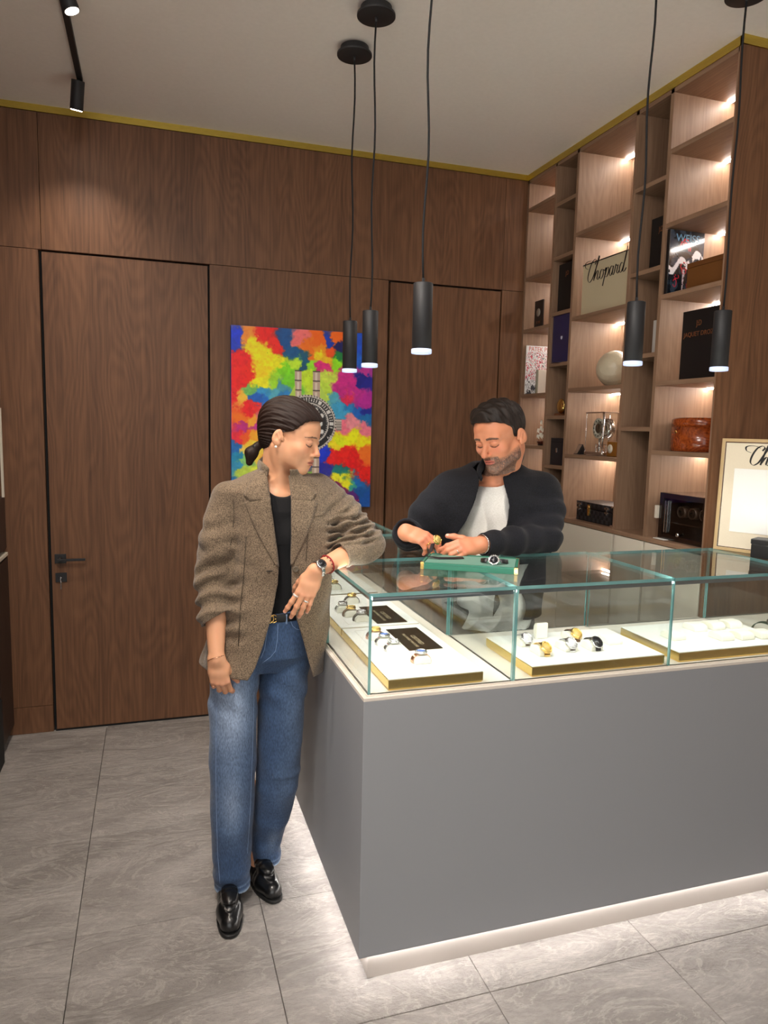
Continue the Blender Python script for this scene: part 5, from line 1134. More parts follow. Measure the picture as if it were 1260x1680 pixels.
# blazer
def px_rows(rows, Y, inset=0.): return [(at(l, py, Y).z, at(l, py, Y).x, at(r, py, Y).x) for py, l, r in rows]
OPN = [(770, 446, 474), (790, 441, 477), (830, 446, 478), (880, 451, 478), (930, 457, 477), (955, 456, 477), (990, 450, 479), (1020, 442, 486), (1060, 431, 498), (1095, 418, 507), (1117, 404, 513), (1135, 396, 518)]
opn = px_rows(OPN, 2.175)[::-1]
oz = np.array([o_[0] for o_ in opn]); ol = np.array([o_[1] for o_ in opn]); orr = np.array([o_[2] for o_ in opn])
JT = [(1150, 322, 526), (1118, 326, 528), (1080, 332, 533), (1040, 344, 538), (1000, 355, 542), (955, 370, 546), (900, 378, 551), (860, 376, 555), (825, 366, 556), (805, 362, 553), (792, 378, 540), (780, 402, 515), (770, 425, 492)]
jr = [(z, (l+r)/2, 2.29, (r-l)/2, b_) for (z, l, r), b_ in zip(px_rows(JT, 2.28), [.140, .138, .134, .130, .128, .126, .126, .124, .112, .098, .088, .075, .060])]
jk = Sdf(); jk.loft(jr, .01, n=2.35)
sR = [w_shR+V3(.012, 0, .0), w_shR*.45+w_elR*.55+V3(-.004, 0, 0), w_elR+V3(-.003, .004, 0), w_elR*.45+w_wrR*.55, w_elR*.2+w_wrR*.8]
cdR = (w_wrR-w_elR)/np.linalg.norm(w_wrR-w_elR)
sL = [w_shL+V3(-.01, 0, -.003), w_shL*.5+w_elL*.5+V3(.004, 0, .010), w_elL+V3(.002, .004, .002), w_elL*.75+w_wrL*.25+V3(0, 0, .004), w_elL*.36+w_wrL*.64+V3(0, 0, .006)]
cdL = (w_wrL-w_elL)/np.linalg.norm(w_wrL-w_elL)
def folds(p):
    o_ = np.zeros(p.shape[:-1])
    for a, b, n_, A, ph in ((sR[0], sR[2], 4.5, .0035, 0.), (sR[1], sR[4], 5.5, .0085, 1.), (sL[0], sL[2], 6., .0060, .5), (sL[1], sL[3], 5.5, .0095, 2.2)):
        t, d, L_ = seg_t(p, a, b); w_ = np.exp(-((d-.05)/.035)**2)*np.exp(-((t-.62)/.42)**4)
        q = p-np.array(a); ang = np.arctan2(q[..., 1], q[..., 0]+1e-6)
        o_ += A*w_*np.sin(2*PI*n_*t+1.1*np.sin(3*ang+ph)+8*p[..., 0]*3+ph)*(.5+wob(p, 60, ph))
    o_ += .009*(wob(p, 32, .7)-.5)
    z = p[..., 2]; o_ -= .004*np.exp(-((z-1.13)/.02)**2)*np.sin(p[..., 0]*60)
    return o_
jk.disp(folds); jk.shell(.0075)
jk.op(lambda p: np.maximum(np.maximum(np.interp(p[..., 2], oz, ol)-p[..., 0], p[..., 0]-np.interp(p[..., 2], oz, orr)), p[..., 1]-2.26), '-', .003)
jk.cone(nk1+V3(0, -.03, .02), nk1+V3(.01, -.045, .16), .058, .075, .006, '-')
hem = at(420, 1116, 2.17).z
jk.op(lambda p: (hem+.012*np.cos((p[..., 0]-.16)*14)*0+.55*np.clip(.30-p[..., 0], 0, 1)*.25-.02*np.clip((p[..., 0]-.40)/.12, 0, 1)*1.0)-p[..., 2], 'i', .004)
nR = V3(*(Vector(cdR)+Vector((.55, -.1, -.1))).normalized()); cR = w_elR*.50+w_wrR*.50
cL = w_elL*.46+w_wrL*.54
jk.op(sleeve(sR, [.053, .057, .056, .050, .050], (cR, nR), .0075, folds), 'u', .018)
jk.op(sleeve(sL, [.057, .056, .054, .047, .044], (cL, cdL), .0075, folds), 'u', .018)
jk.op(lambda p: np.where(p[..., 1] < 2.225, np.maximum(np.interp(p[..., 2], oz, ol)-p[..., 0], p[..., 0]-np.interp(p[..., 2], oz, orr)), .02), '-', .002)
jk.op(lambda p: np.where((p[..., 0] > .53) & (p[..., 1] < 2.33), (ZT+.001)-p[..., 2], -1.), 'i', .001)
Vj, Qj = jk.mesh((.08, 2.05, .70), (.76, 2.47, 1.46), .0030)
M['tweed'] = cloth('tweed_cloth', srgb(40, 32, 25), srgb(150, 130, 107), 330, bump=.9, thr=(.30, .70), detail=3)
blazer = surf('blazer', Vj, Qj, M['tweed'], wo, None, 2)
bvh = BVHTree.FromPolygons([tuple(v) for v in Vj], [tuple(int(i) for i in q) for q in Qj])
def cast(px, py, tree, off=0., y_min=None):
    o_ = Vector((0, 0, CH)); d = (at(px, py, 2.0)-o_).normalized(); h = tree.ray_cast(o_, d)
    return (h[0]-d*off) if h[0] is not None else None
def patch(name, rows, tree, mat, parent, off=.004, th=.004, n=8, sub=4, bulge=.0):
    """cloth piece laid on a surface: rows of (py, px_a, px_b)"""
    R_ = []
    for i in range(len(rows)-1):
        for k in range(sub): t = k/sub; R_.append([a*(1-t)+b*t for a, b in zip(rows[i], rows[i+1])])
    R_.append(rows[-1]); G = []; last = None
    for py_, xa, xb, *rest in R_:
        row = []
        for k in range(n+1):
            u = k/n; dy = (rest[0] if rest else 0)*u
            h = cast(xa+(xb-xa)*u, py_+dy, tree, off+bulge*math.sin(PI*u)); row.append(h)
        G.append(row)
    pts = [h for r in G for h in r if h is not None]
    if not pts: return None
    med = sorted(h.y for h in pts)[len(pts)//2]
    for i, r in enumerate(G):
        for k, h in enumerate(r):
            if h is None or abs(h.y-med) > .09:
                py_, xa, xb, *rest = R_[i]; u = k/n; r[k] = at(xa+(xb-xa)*u, py_+(rest[0] if rest else 0)*u, med)
    # smooth depth
    for _ in range(3):
        for i in range(len(G)):
            for k in range(n+1):
                nb_ = [G[a][b].y for a, b in ((i-1, k), (i+1, k), (i, k-1), (i, k+1)) if 0 <= a < len(G) and 0 <= b <= n]
                m = sum(nb_)/len(nb_); o_ = Vector((0, 0, CH)); d = G[i][k]-o_; G[i][k] = o_+d*((G[i][k].y*.5+m*.5)/G[i][k].y)
    N1 = n+1; front = [h for r in G for h in r]; back = [h+Vector((0, th, 0)) for h in front]; nr = len(G); nv = len(front)
    fs = [(i*N1+k, i*N1+k+1, (i+1)*N1+k+1, (i+1)*N1+k) for i in range(nr-1) for k in range(n)]
    fb = [tuple(nv+a for a in f[::-1]) for f in fs]; rim = []
    loop = [k for k in range(N1)]+[i*N1+n for i in range(1, nr)]+[(nr-1)*N1+k for k in range(n-1, -1, -1)]+[i*N1 for i in range(nr-2, 0, -1)]
    for a, b in zip(loop, loop[1:]+loop[:1]): rim.append((a, nv+a, nv+b, b))
    o_ = MB().add(front+back, fs+fb+rim, 0, False)
    ob = o_.build(name, mat, parent); 
    for p in ob.data.polygons: p.use_smooth = True
    return ob
patch('lapel', [(817, 444, 411), (826, 444, 402, 2), (850, 448, 411), (880, 452, 425), (910, 456, 442), (930, 458, 454)], bvh, M['tweed'], wo, .005, .005)
patch('lapel', [(817, 478, 512), (826, 478, 521, 2), (850, 478, 514), (880, 478, 503), (910, 477, 488), (928, 477, 479)], bvh, M['tweed'], wo, .005, .005)
patch('collar_end', [(772, 436, 424), (785, 439, 414), (800, 441, 406), (812, 443, 400), (820, 444, 409, 3)], bvh, M['tweed'], wo, .006, .006)
patch('collar_end', [(770, 476, 489), (785, 477, 500), (800, 478, 511), (811, 478, 519), (820, 478, 512, 3)], bvh, M['tweed'], wo, .006, .006)
patch('breast_pocket', [(842, 514, 533, -3), (848, 514, 533, -3)], bvh, M['tweed'], wo, .003, .003)
cpt = [at(438, 776, 2.24), at(430, 768, 2.27), V3(*at(425, 764, 2.32)), V3(*at(432, 758, 2.375)), V3(*at(462, 757, 2.39)), V3(*at(482, 762, 2.36)), V3(*at(489, 768, 2.30)), at(482, 776, 2.25)]
cpt = [Vector(p) for p in cpt]; MB().ring_tube([cpt[0]]+[p for p in cpt]+[cpt[-1]], [(.012, .003)]+[(.020, .006)]*8+[(.010, .003)], 12, flat=(0, 0, 1)).build('collar', M['tweed'], wo)
b1 = cast(485, 934, bvh, .003); M['horn'] = plain('horn_button', srgb(92, 84, 70), .35)
MB().lathe([(0, -.004), (.006, -.0035), (.0085, -.005), (.0095, -.003), (.009, 0), (0, 0)], b1, 24, axis='Y').build('button', M['horn'], wo)
b1 = cast(444, 937, bvh, .0008)
MB().box((b1.x-.012, b1.y-.001, b1.z-.0008), (b1.x+.006, b1.y+.002, b1.z+.0012)).build('buttonhole', M['leather_black'], wo)
M['tweed_seam'] = plain('dark_tweed_seam', srgb(60, 50, 40), .9)  # seam lines in a darker brown than the tweed
for pts in ([(379, 797), (383, 820), (384, 850), (380, 885), (376, 905)], [(541, 791), (544, 812), (542, 840), (537, 868)], [(505, 870), (502, 920), (503, 960), (509, 1000)], [(404, 880), (400, 940), (394, 1000), (391, 1060)]):
    P = [cast(a, b, bvh, .0002) for a, b in pts]; P = [p for p in P if p is not None]
    if len(P) > 1: MB().ring_tube(P, .0011, 6).build('seam', M['tweed_seam'], wo)
# black top, jeans, belt
tp = Sdf(); tp.loft([(.93, .355, 2.29, .105, .090), (1.02, .358, 2.29, .105, .092), (1.10, .362, 2.29, .110, .090), (1.20, .368, 2.295, .122, .092), (1.30, .374, 2.30, .142, .092), (1.352, .380, 2.305, .125, .078), (1.372, .38, 2.305, .10, .066)], .01, n=2.3)
for sx in (-1, 1): tp.ell((.372+sx*.048, 2.228, 1.215), (.046, .034, .050), .03)
tp.disp(lambda p: .003*np.sin(p[..., 2]*34+p[..., 0]*30)*(p[..., 2] < 1.2)); tp.ell((.388, 2.22, 1.395), (.058, .07, .050), .006, '-')
Vt, Qt = tp.mesh((.20, 2.12, .92), (.53, 2.43, 1.40), .004)
M['blackknit'] = cloth('black_knit', srgb(9, 9, 11), srgb(20, 20, 23), 500, bump=.3)
surf('black_top', Vt, Qt, M['blackknit'], wo, None, 1)
jn = Sdf(); jx = .342
jn.loft([(.775, jx, 2.30, .120, .075), (.83, jx, 2.30, .158, .108), (.90, jx+.002, 2.295, .148, .108), (.985, jx+.008, 2.292, .122, .100)], .03, n=2.4)
aR = [V3(.258, 2.295, .86)]+[V3(*at(px, py, Y)) for px, py, Y in ((383, 1130, 2.275), (382, 1250, 2.26), (381, 1350, 2.255), (381, 1472, 2.262))]
aL = [V3(.424, 2.305, .86)]+[V3(*at(px, py, Y)) for px, py, Y in ((463, 1130, 2.30), (459, 1210, 2.30), (454, 1285, 2.30), (446, 1335, 2.32), (437, 1368, 2.345), (434, 1436, 2.365))]
jn.chain(aR, [.086, .0775, .074, .068, .057], .004); jn.chain(aL, [.086, .0785, .076, .071, .063, .0535, .051], .004)
def jf(p):
    z = p[..., 2]; x = p[..., 0]; y = p[..., 1]
    k = .0004*np.sin(z*70+12*x+2*np.sin(y*25))*np.exp(-((z-.40)/.10)**2)+.003*np.sin(z*85-20*x)*np.exp(-((z-.10)/.05)**2)+.004*np.sin((z+x*.9)*60)*np.exp(-((z-.70)/.06)**2)
    k = k+.004*np.exp(-((z-.42+.12*(x-.4))/.012)**2)*(x > .36)*-1; return k+.004*(wob(p, 38, 1.9)-.5)+.0015*np.sin(x*90+z*6)*np.clip(1-z*1.1, 0, 1)
jn.disp(jf); jn.shell(.007)
zR, zL = at(380, 1475, 2.19).z, at(435, 1428, 2.30).z
jn.op(lambda p: np.where(p[..., 0]+.35*(p[..., 1]-2.3) < .272, zR+.012*np.sin(p[..., 0]*60)*.3, zL+.30*(2.31-p[..., 1])*.3)-p[..., 2], 'i', .002)
jn.op(lambda p: p[..., 2]-.982, 'i', .002)
Vn, Qn = jn.mesh((.12, 2.13, .02), (.55, 2.48, 1.0), .0034)
def denim(P):
    x, y, z = P[:, 0], P[:, 1], P[:, 2]; c = np.tile(np.array((50, 71, 102.)), (len(P), 1)); Rl = (x+.35*(y-2.3) < .30)
    fade = lambda cx, cz, sx, sz: np.exp(-(((x-cx)/sx)**2+((z-cz)/sz)**2))*(y < 2.31)
    f = np.where(Rl, .95*fade(.225, .70, .075, .16)+.55*fade(.225, .36, .040, .10)+.25*fade(.22, .5, .06, .2), .30*fade(.44, .62, .06, .2)+.22*fade(.40, .36, .05, .10)+.5*fade(.37, .17, .02, .05))
    f = np.clip(f+.12*(n3(P, 18, 55)-.5)+.05, 0, 1)[:, None]; c = c*(1-f)+np.array((140, 157, 182))*f
    hz = np.where(Rl, zR, zL); hm = np.exp(-((z-hz-.004)/.006)**2)+.4*np.exp(-((z-hz-.026)/.003)**2); hm = (hm*(.4+.9*n3(P, 120, 61, 2)))[:, None]; hm = np.clip(hm, 0, .8)
    c = c*(1-hm)+np.array((176, 196, 218))*hm
    dk = (np.exp(-((z-.40)/.05)**2)*(np.sin(z*160+x*30) > .6)*.0)[:, None]; return lin(np.clip(c*(1-dk), 0, 255))
M['denim'] = attr_mat('denim', .82, bump=.8, bscale=420, var=.38, sheen=.15, spec=.2, stretch=(1, 1, .22))
surf('jeans', Vn, Qn, M['denim'], wo, denim, 2)
bj = BVHTree.FromPolygons([tuple(v) for v in Vn], [tuple(int(i) for i in q) for q in Qn])
def seam(name, pts, mat, r=.0012, off=.0006, tree=bj, parent=wo):
    pts = [(a[0]+(b[0]-a[0])*k/8, a[1]+(b[1]-a[1])*k/8) for a, b in zip(pts, pts[1:]) for k in range(8)]+[pts[-1]]
    P = [cast(a, b, tree, off) for a, b in pts]; P = [p for p in P if p is not None and abs(p.y-2.24) < .12]
    if len(P) > 1: return MB().ring_tube(P, r, 6).build(name, mat, parent)
M['thread'] = plain('pale_denim_seam', srgb(120, 142, 176), .8)
seam('fly_seam', [(440, 1024), (437, 1045), (434, 1065), (428, 1080)], M['thread']); seam('fly_stitch', [(456, 1024), (455, 1050), (452, 1068), (444, 1078), (430, 1088)], M['thread'], .0008)
seam('pocket_seam', [(477, 1019), (480, 1027), (486, 1032), (494, 1034)], M['thread'], .0008); seam('belt_loop', [(470, 1008), (470, 1024)], M['denim'] if False else M['thread'], .003)
seam('inner_seam', [(417, 1135), (416, 1180), (414, 1240), (411, 1320), (406, 1400)], M['thread'], .0008); seam('side_seam', [(355, 1160), (354, 1260), (355, 1330), (357, 1400), (361, 1450)], M['thread'], .0009)
ring = []
for k in range(40): q = 2*PI*k/40; ring.append((jx+.010+.1225*math.copysign(abs(math.cos(q))**.83, math.cos(q)), 2.292+.1010*math.copysign(abs(math.sin(q))**.83, math.sin(q)), .966))
MB().ring_tube(ring, [(.014, .0035)]*40, 10, flat=(0, 0, 1), closed=True).build('belt', M['leather_black'], wo)
bb = Vector((at(446, 1013, 2.185).x, 2.187, .968))
Gm = M['gold']; bk = MB()
for sx in (-1, 1):
    pts = [(bb.x+sx*.0055+.0105*math.cos(q)*sx, bb.y-.004, bb.z+.0125*math.sin(q)) for q in [PI*(.22+1.6*k/18) for k in range(19)]]
    bk.ring_tube(pts, .0016, 8); bk.cyl((pts[-1][0], bb.y-.004, bb.z-.001), (pts[-1][0]-sx*.006, bb.y-.004, bb.z-.001), .0016, n=8)
bk.build('double_ring_buckle', Gm, wo)
# bracelets, watch, rings
def band(name, center, axis, r, w_, mat, parent, th=.0015, squash=1., n=32):
    ax = Vector(axis).normalized(); a = ax.orthogonal().normalized(); b = ax.cross(a); pts = [Vector(center)+a*math.cos(2*PI*k/n)*r+b*math.sin(2*PI*k/n)*r*squash for k in range(n)]
    return MB().ring_tube(pts, [(w_, th)]*n, 8, flat=ax, closed=True).build(name, mat, parent)
wd = Vector(cdL); pw = Vector(w_wrL)
band('red_cord_bracelet', pw-wd*.046, wd, .0285, .0022, plain('red_cord', srgb(150, 22, 30), .6), wo, .0022)
mb = MB()
for k in range(14):
    q = 2*PI*k/14; ax = wd; a = ax.orthogonal().normalized(); b = ax.cross(a); c0 = pw-wd*.040+a*math.cos(q)*.0285+b*math.sin(q)*.0285; mb.sphere(c0, .0022, 8)
mb.build('bead_bracelet', plain('dark_red_beads', srgb(90, 30, 26), .3), wo)
wband = band('watch_bracelet', pw-wd*.004, wd, .0262, .0075, M['chrome'], wo, .0016)
nrm = (Vector((-.25, -1, .55))); nrm = (nrm-wd*nrm.dot(wd)).normalized(); fc = frame(pw-wd*.004+nrm*.0262, wd, nrm.cross(wd))
fc = frame(pw-wd*.004+nrm*.0262, wd.cross(nrm), wd); fc = Matrix(((fc[0][0], fc[0][1], nrm.x, fc[0][3]), (fc[1][0], fc[1][1], nrm.y, fc[1][3]), (fc[2][0], fc[2][1], nrm.z, fc[2][3]), (0, 0, 0, 1)))
def mkl(name, prof, mat, parent, n=32):
    mb = MB(); mb.M = fc; return mb.lathe(prof, n=n).build(name, mat, parent)
mkl('watch_case', [(0, 0), (.015, 0), (.017, .002), (.0165, .006), (.013, .007), (0, .007)], M['chrome'], wo); mkl('watch_dial', [(0, .0071), (.0132, .0071), (.0132, .0076), (0, .0076)], M['dial_black'], wo)
mb = MB(); mb.M = fc
for k in range(12): q = k*PI/6; mb.box((.0105*math.cos(q)-.0007, .0105*math.sin(q)-.0007, .0077), (.0105*math.cos(q)+.0007, .0105*math.sin(q)+.0007, .0080))
mb.box((-.0004, 0, .0078), (.0004, .009, .0081)); mb.build('watch_markers', M['chrome'], wo)
def finger_ring(hd, Hm, f, seg, t, mat, name, r=.0082, w_=.0022, s_=.90):
    a, b = (Vector(p) for p in hd.tips[f][seg:seg+2]); A, B_ = Hm @ (a*s_), Hm @ (b*s_); band(name, A+(B_-A)*t, B_-A, r, w_, mat, wo, .0012)
M['white_gold'] = plain('white_ceramic_gold', srgb(225, 215, 208), .25, .3)
finger_ring(hL, HL, 0, 0, .35, M['white_gold'], 'wide_ring', .0086, .0032); finger_ring(hL, HL, 2, 0, .45, M['chrome'], 'diamond_ring', .0083, .0022); finger_ring(hR, HR, 3, 0, .6, M['rose'], 'rose_gold_ring', .0074, .0010)
band('gold_chain_bracelet', Vector(w_wrR)+Vector(cdR)*-.004, Vector(cdR)+Vector((.25, 0, .0)), .0262, .0012, M['rose'], wo, .0012)
# loafers
def loafer(toe, heel, name='loafer'):
    toe = Vector(toe); heel = Vector(heel); f = (toe-heel); L_ = f.length; f.normalize(); X = Vector((f.y, -f.x, 0)); Mx = Matrix.Identity(4)
    for i, a in enumerate((X, f, Vector((0, 0, 1)))): Mx[0][i], Mx[1][i], Mx[2][i] = a
    Mx.translation = Vector((heel.x, heel.y, 0)); s = Sdf(); k_ = L_/.25
    up = Sdf(); up.cone((0, .035, .045), (0, .075, .045), .030, .031, .01); up.chain([(0, .035, .030), (0, .10, .032), (0, .165, .032), (0, .212, .026)], [.031, .031, .036, .030], .02)
    up.op(lambda p: .012-p[..., 2], 'i', .003); up.ell((0, .085, .085), (.024, .062, .042), .004, '-')
    up.ell((0, .150, .078), (.026, .05, .016), .012)
    up.disp(lambda p: .0012*np.sin(p[..., 1]*300)*np.exp(-((p[..., 1]-.14)/.02)**2))
    up.disp(lambda p: -.0022*np.exp(-((np.sqrt((p[..., 0]/.024)**2+((p[..., 1]-.145)/.068)**2)-1)/.06)**2)*(p[..., 2] > .035)*(p[..., 1] > .12))
    s.xf(up, Mx, k_); c0 = np.array(Mx @ Vector((0, .12, .05))); Vv, Qq = s.mesh(c0-V3(.16, .16, .05), c0+V3(.16, .16, .06), .0024)
    surf(name, Vv, Qq, M['loafer'], wo, None, 1)
    so = Sdf(); so.op(lambda p: np.maximum(np.sqrt(np.maximum(np.abs(p[..., 0])/(.030+.010*np.clip((p[..., 1]-.08)/.08, 0, 1)), 0)**2.6+(np.abs(p[..., 1]-.122)/.128)**2.6)*.04-.04, np.maximum(p[..., 2]-.013, .001-p[..., 2])), 'u', .001)
    sw = Sdf().xf(so, Mx, k_); Vv, Qq = sw.mesh(c0-V3(.17, .17, .055), c0+V3(.17, .17, .03), .003); surf('shoe_sole', Vv, Qq, M['sole'], wo, None, 1)
M['loafer'] = plain('black_polished_leather', srgb(14, 14, 15), .3, coat=.25, bump=.15, bscale=120); M['sole'] = plain('black_rubber_sole', srgb(16, 16, 16), .5)
loafer((.205, 2.065, 0), (.225, 2.325, 0)); loafer((.372, 2.190, 0), (.295, 2.435, 0))
# ------------------------------------------------------------------ the man behind the counter
MH, MS = head_place((1.212, 2.385, 1.545), -152, 20, 4, 1.04)
Mc = lambda l: MH @ (Vector(l)*MS)
MBs = (1.26, 2.45, 0)
mo = thing('person', MBs, 'bearded man in dark zip cardigan bent over a gold watch behind the counter', 'person')
SKM = (206, 137, 103)
m_shR, m_elR, m_wrR = V3(1.075, 2.47, 1.340), V3(*at(676, 882, 2.44)), V3(*at(666, 874, 2.285))
m_shL, m_elL, m_wrL = V3(1.428, 2.435, 1.345), V3(*at(892, 886, 2.31)), V3(*at(790, 893, 2.195))
mb_ = Sdf(); mb_.xf(head_sdf(True), MH, MS)
mn0, mn1 = V3(*Mc((0, -.035, -.055))), V3(1.245, 2.47, 1.33)
mb_.cone(mn0, mn1, .060, .068, .03)
mb_.loft([(.95, 1.26, 2.47, .15, .10), (1.20, 1.262, 2.48, .13, .09), (1.30, 1.262, 2.48, .14, .08), (1.36, 1.255, 2.475, .09, .065)], .04, n=2.3)
mb_.chain([m_shR, m_elR], [.040, .038], .02); mb_.chain([m_elR, m_wrR], [.036, .029], .01)
mb_.chain([m_shL, m_elL], [.040, .038], .02); mb_.chain([m_elL, m_wrL], [.036, .0265], .01)
mhL = hand_sdf(curl=(.42, .50, .55, .60), thumb=(.75, .15, .25), spread=(.05, 0, -.03, -.08), fat=1.12); MHL = hframe(m_wrL, (-1, -.10, -.10), (-.05, -.72, .72))
mhR = mirx(hand_sdf(curl=(.62, .68, .74, .80), curl2=((.40, .45, .30), (.45, .50, .30), (.60, .60, .40), (.70, .70, .50)), thumb=(.50, .85, .10), spread=(.06, 0, -.05, -.1), fat=1.12)); MHR = hframe(m_wrR+V3(-.006, 0, .008), (.74, -.55, -.28), (-.10, -.62, .78))
mb_.xf(mhL, MHL, .93); mb_.xf(mhR, MHR, .86)
Vb, Qb = mb_.mesh((.72, 2.08, .95), (1.56, 2.58, 1.72), .0023)
def skin_m(P):
    c = np.tile(np.array(SKM, float), (len(P), 1)); h = to_head(P, MH, MS); m = (h[:, 2] > -.13) & (np.abs(h[:, 0]) < .1) & (np.abs(h[:, 1]) < .14) & (P[:, 2] > 1.38)
    c[m] = face_color(h[m], True, SKM, (178, 98, 88), (60, 44, 38))
    for hd, Hm in ((mhL, MHL), (mhR, MHR)):
        for kk, pts in hd.tips.items():
            for q, pt in enumerate(pts):
                wp = np.array(Hm @ Vector(pt*.93)); d = np.linalg.norm(P-wp, axis=1); mm = np.exp(-(d/.012)**2)[:, None]*(.45 if q in (0, 3) else .25); c = c*(1-mm)+np.array((220, 120, 98))*mm
            t_, p_ = np.array(pts[-1]), np.array(pts[-2]); d3 = (t_-p_)/np.linalg.norm(t_-p_)
            nb = np.array((0, 0, 1.))-d3*d3[2]; nb /= np.linalg.norm(nb)+1e-9; wp = np.array(Hm @ Vector((t_+nb*.008+d3*.0015)*.93)); mm = (np.linalg.norm(P-wp, axis=1) < .0058); c[mm] = (232, 176, 158)
    return lin(np.clip(c, 0, 255))
surf('body', Vb, Qb, M['skin'], mo, skin_m, 1)
# hair: short sides, fuller top swept across
HLM = [(-.10, -.075), (-.06, -.060), (-.03, -.045), (-.012, -.030), (.000, .008), (.02, .016), (.035, .020), (.048, .030), (.061, .045), (.071, .062), (.083, .092), (.1, .12), (.15, .16)]
hm = Sdf(); hm.ell((0, -.018, .040), (.0815, .101, .086), .02); hm.ell((0, .028, .038), (.067, .067, .066), .03)
hm.ell((.008, .004, .088), (.060, .064, .036), .03); hm.ell((.026, .046, .090), (.034, .030, .018), .03)
hm.op(lambda p: (p[..., 1]-hair_curve(p[..., 2], HLM))*.8, 'i', .004)
hm.op(lambda p: -.055-p[..., 2], 'i', .01)
hm.disp(lambda p: .0032*np.sin(p[..., 1]*150+p[..., 0]*60+9*p[..., 2])*np.clip((p[..., 2]-.05)/.04, 0, 1)+.0012*np.sin(p[..., 1]*330-p[..., 0]*90))
c_ = V3(*Mc((0, 0, 0))); Vh, Qh = Sdf().xf(hm, MH, MS).mesh(c_-.17, c_+.18, .0024)
M['hair_m'] = hair_mat('short_dark_hair', srgb(15, 11, 9), srgb(48, 37, 31))
surf('hair', Vh, Qh, M['hair_m'], mo, None, 1, {'strand': lambda P: to_head(P, MH, MS)[:, 1]*5+to_head(P, MH, MS)[:, 2]*1.5, 'along': lambda P: to_head(P, MH, MS)[:, 0]})
# cardigan
CT = [(1000, 735, 886), (950, 728, 890), (900, 722, 895), (870, 720, 900), (840, 718, 906), (815, 716, 908), (795, 724, 903), (780, 742, 888), (768, 765, 868), (758, 782, 852)]
cr = [(z, (l+r)/2, 2.47, (r-l)/2, b_) for (z, l, r), b_ in zip(px_rows(CT, 2.45), [.145, .145, .148, .150, .148, .14, .125, .110, .09, .075])]
cg = Sdf(); cg.loft([(cr[0][0]-.30, cr[0][1], 2.47, cr[0][3], .14)]+cr, .01, n=2.3)
gR = [m_shR, m_shR*.5+m_elR*.5+V3(-.012, 0, .004), m_elR, m_elR*.35+m_wrR*.65, m_elR*.05+m_wrR*.95]
gL = [m_shL, m_shL*.5+m_elL*.5+V3(.022, .01, .0), m_elL+V3(.006, .0, .006), m_elL*.5+m_wrL*.5+V3(0, 0, .002), m_elL*.02+m_wrL*.98]
def folds_m(p):
    o_ = np.zeros(p.shape[:-1])
    for a, b, n_, A, ph in ((gR[0], gR[2], 4., .005, 0.), (gR[2], gR[4], 4., .005, 1.), (gL[0], gL[2], 4., .0045, .5), (gL[2], gL[4], 4.5, .005, 2.2)):
        t, d, L_ = seg_t(p, a, b); w_ = np.exp(-((d-.055)/.045)**2)*np.exp(-((t-.7)/.45)**4)
        o_ += A*w_*np.sin(2*PI*n_*t+22*p[..., 0]+14*p[..., 2]+ph)
    return o_+.009*(wob(p, 24, 2.6)-.5)
cg.disp(folds_m); cg.shell(.009)
OPM = [(740, 797, 850), (770, 796, 838), (784, 795, 832), (800, 791, 832), (830, 781, 835), (860, 768, 832), (880, 757, 827), (900, 752, 822), (960, 745, 815), (1100, 738, 800)]
om = px_rows(OPM, 2.33)[::-1]; mz = np.array([o_[0] for o_ in om]); ml = np.array([o_[1] for o_ in om]); mr_ = np.array([o_[2] for o_ in om])
cg.op(lambda p: np.maximum(np.maximum(np.interp(p[..., 2], mz, ml)-p[..., 0], p[..., 0]-np.interp(p[..., 2], mz, mr_)), p[..., 1]-2.44), '-', .003)
cg.cone(mn1+V3(-.01, -.02, .0), mn1+V3(-.03, -.05, .16), .062, .072, .006, '-')
cg.op(lambda p: .86-p[..., 2], 'i', .004)
for pts, rr, wv, ev_ in ((gR, [.074, .066, .055, .046, .040], m_wrR, m_elR), (gL, [.068, .068, .058, .047, .038], m_wrL, m_elL)):
    dv = (wv-ev_)/np.linalg.norm(wv-ev_); cg.op(sleeve(pts+[wv+dv*.03], rr+[rr[-1]], (wv-dv*.008, dv), .009, folds_m), 'u', .05)
cg.op(lambda p: np.where((p[..., 1] < 2.34) & (p[..., 2] > 1.245), np.maximum(np.interp(p[..., 2], mz, ml)-p[..., 0], p[..., 0]-np.interp(p[..., 2], mz, mr_)), .02), '-', .002)
cg.op(lambda p: np.where((p[..., 1] < 2.32) | (p[..., 0] < 1.0), (ZT+.0015)-p[..., 2], -1.), 'i', .001)
Vg, Qg = cg.mesh((.78, 2.10, .84), (1.62, 2.66, 1.46), .0033)
M['cardigan'] = cloth('charcoal_knit', srgb(12, 12, 16), srgb(29, 30, 37), 420, bump=.5, sheen=.05, stretch=(1, 1, .4))
surf('cardigan', Vg, Qg, M['cardigan'], mo, None, 2)
bm_ = BVHTree.FromPolygons([tuple(v) for v in Vg], [tuple(int(i) for i in q) for q in Qg])
cp = [at(790, 786, 2.36), at(785, 773, 2.40), at(792, 762, 2.47), at(820, 752, 2.55), at(848, 744, 2.53), at(857, 747, 2.46), at(850, 762, 2.41), at(840, 784, 2.37)]
MB().ring_tube(cp, [(.010, .004)]+[(.024, .007)]*6+[(.012, .004)], 12, flat=(0, 0, 1)).build('stand_collar', M['cardigan'], mo)
zl = [(788, 800), (784, 820), (777, 840), (768, 862), (758, 884)]; pz = [cast(a-3, b, bm_, .002) for a, b in zl]; pz = [p for p in pz if p is not None and p.y < 2.5]
if len(pz) > 1: MB().ring_tube(pz, .0022, 6).build('zip', M['chrome'], mo)
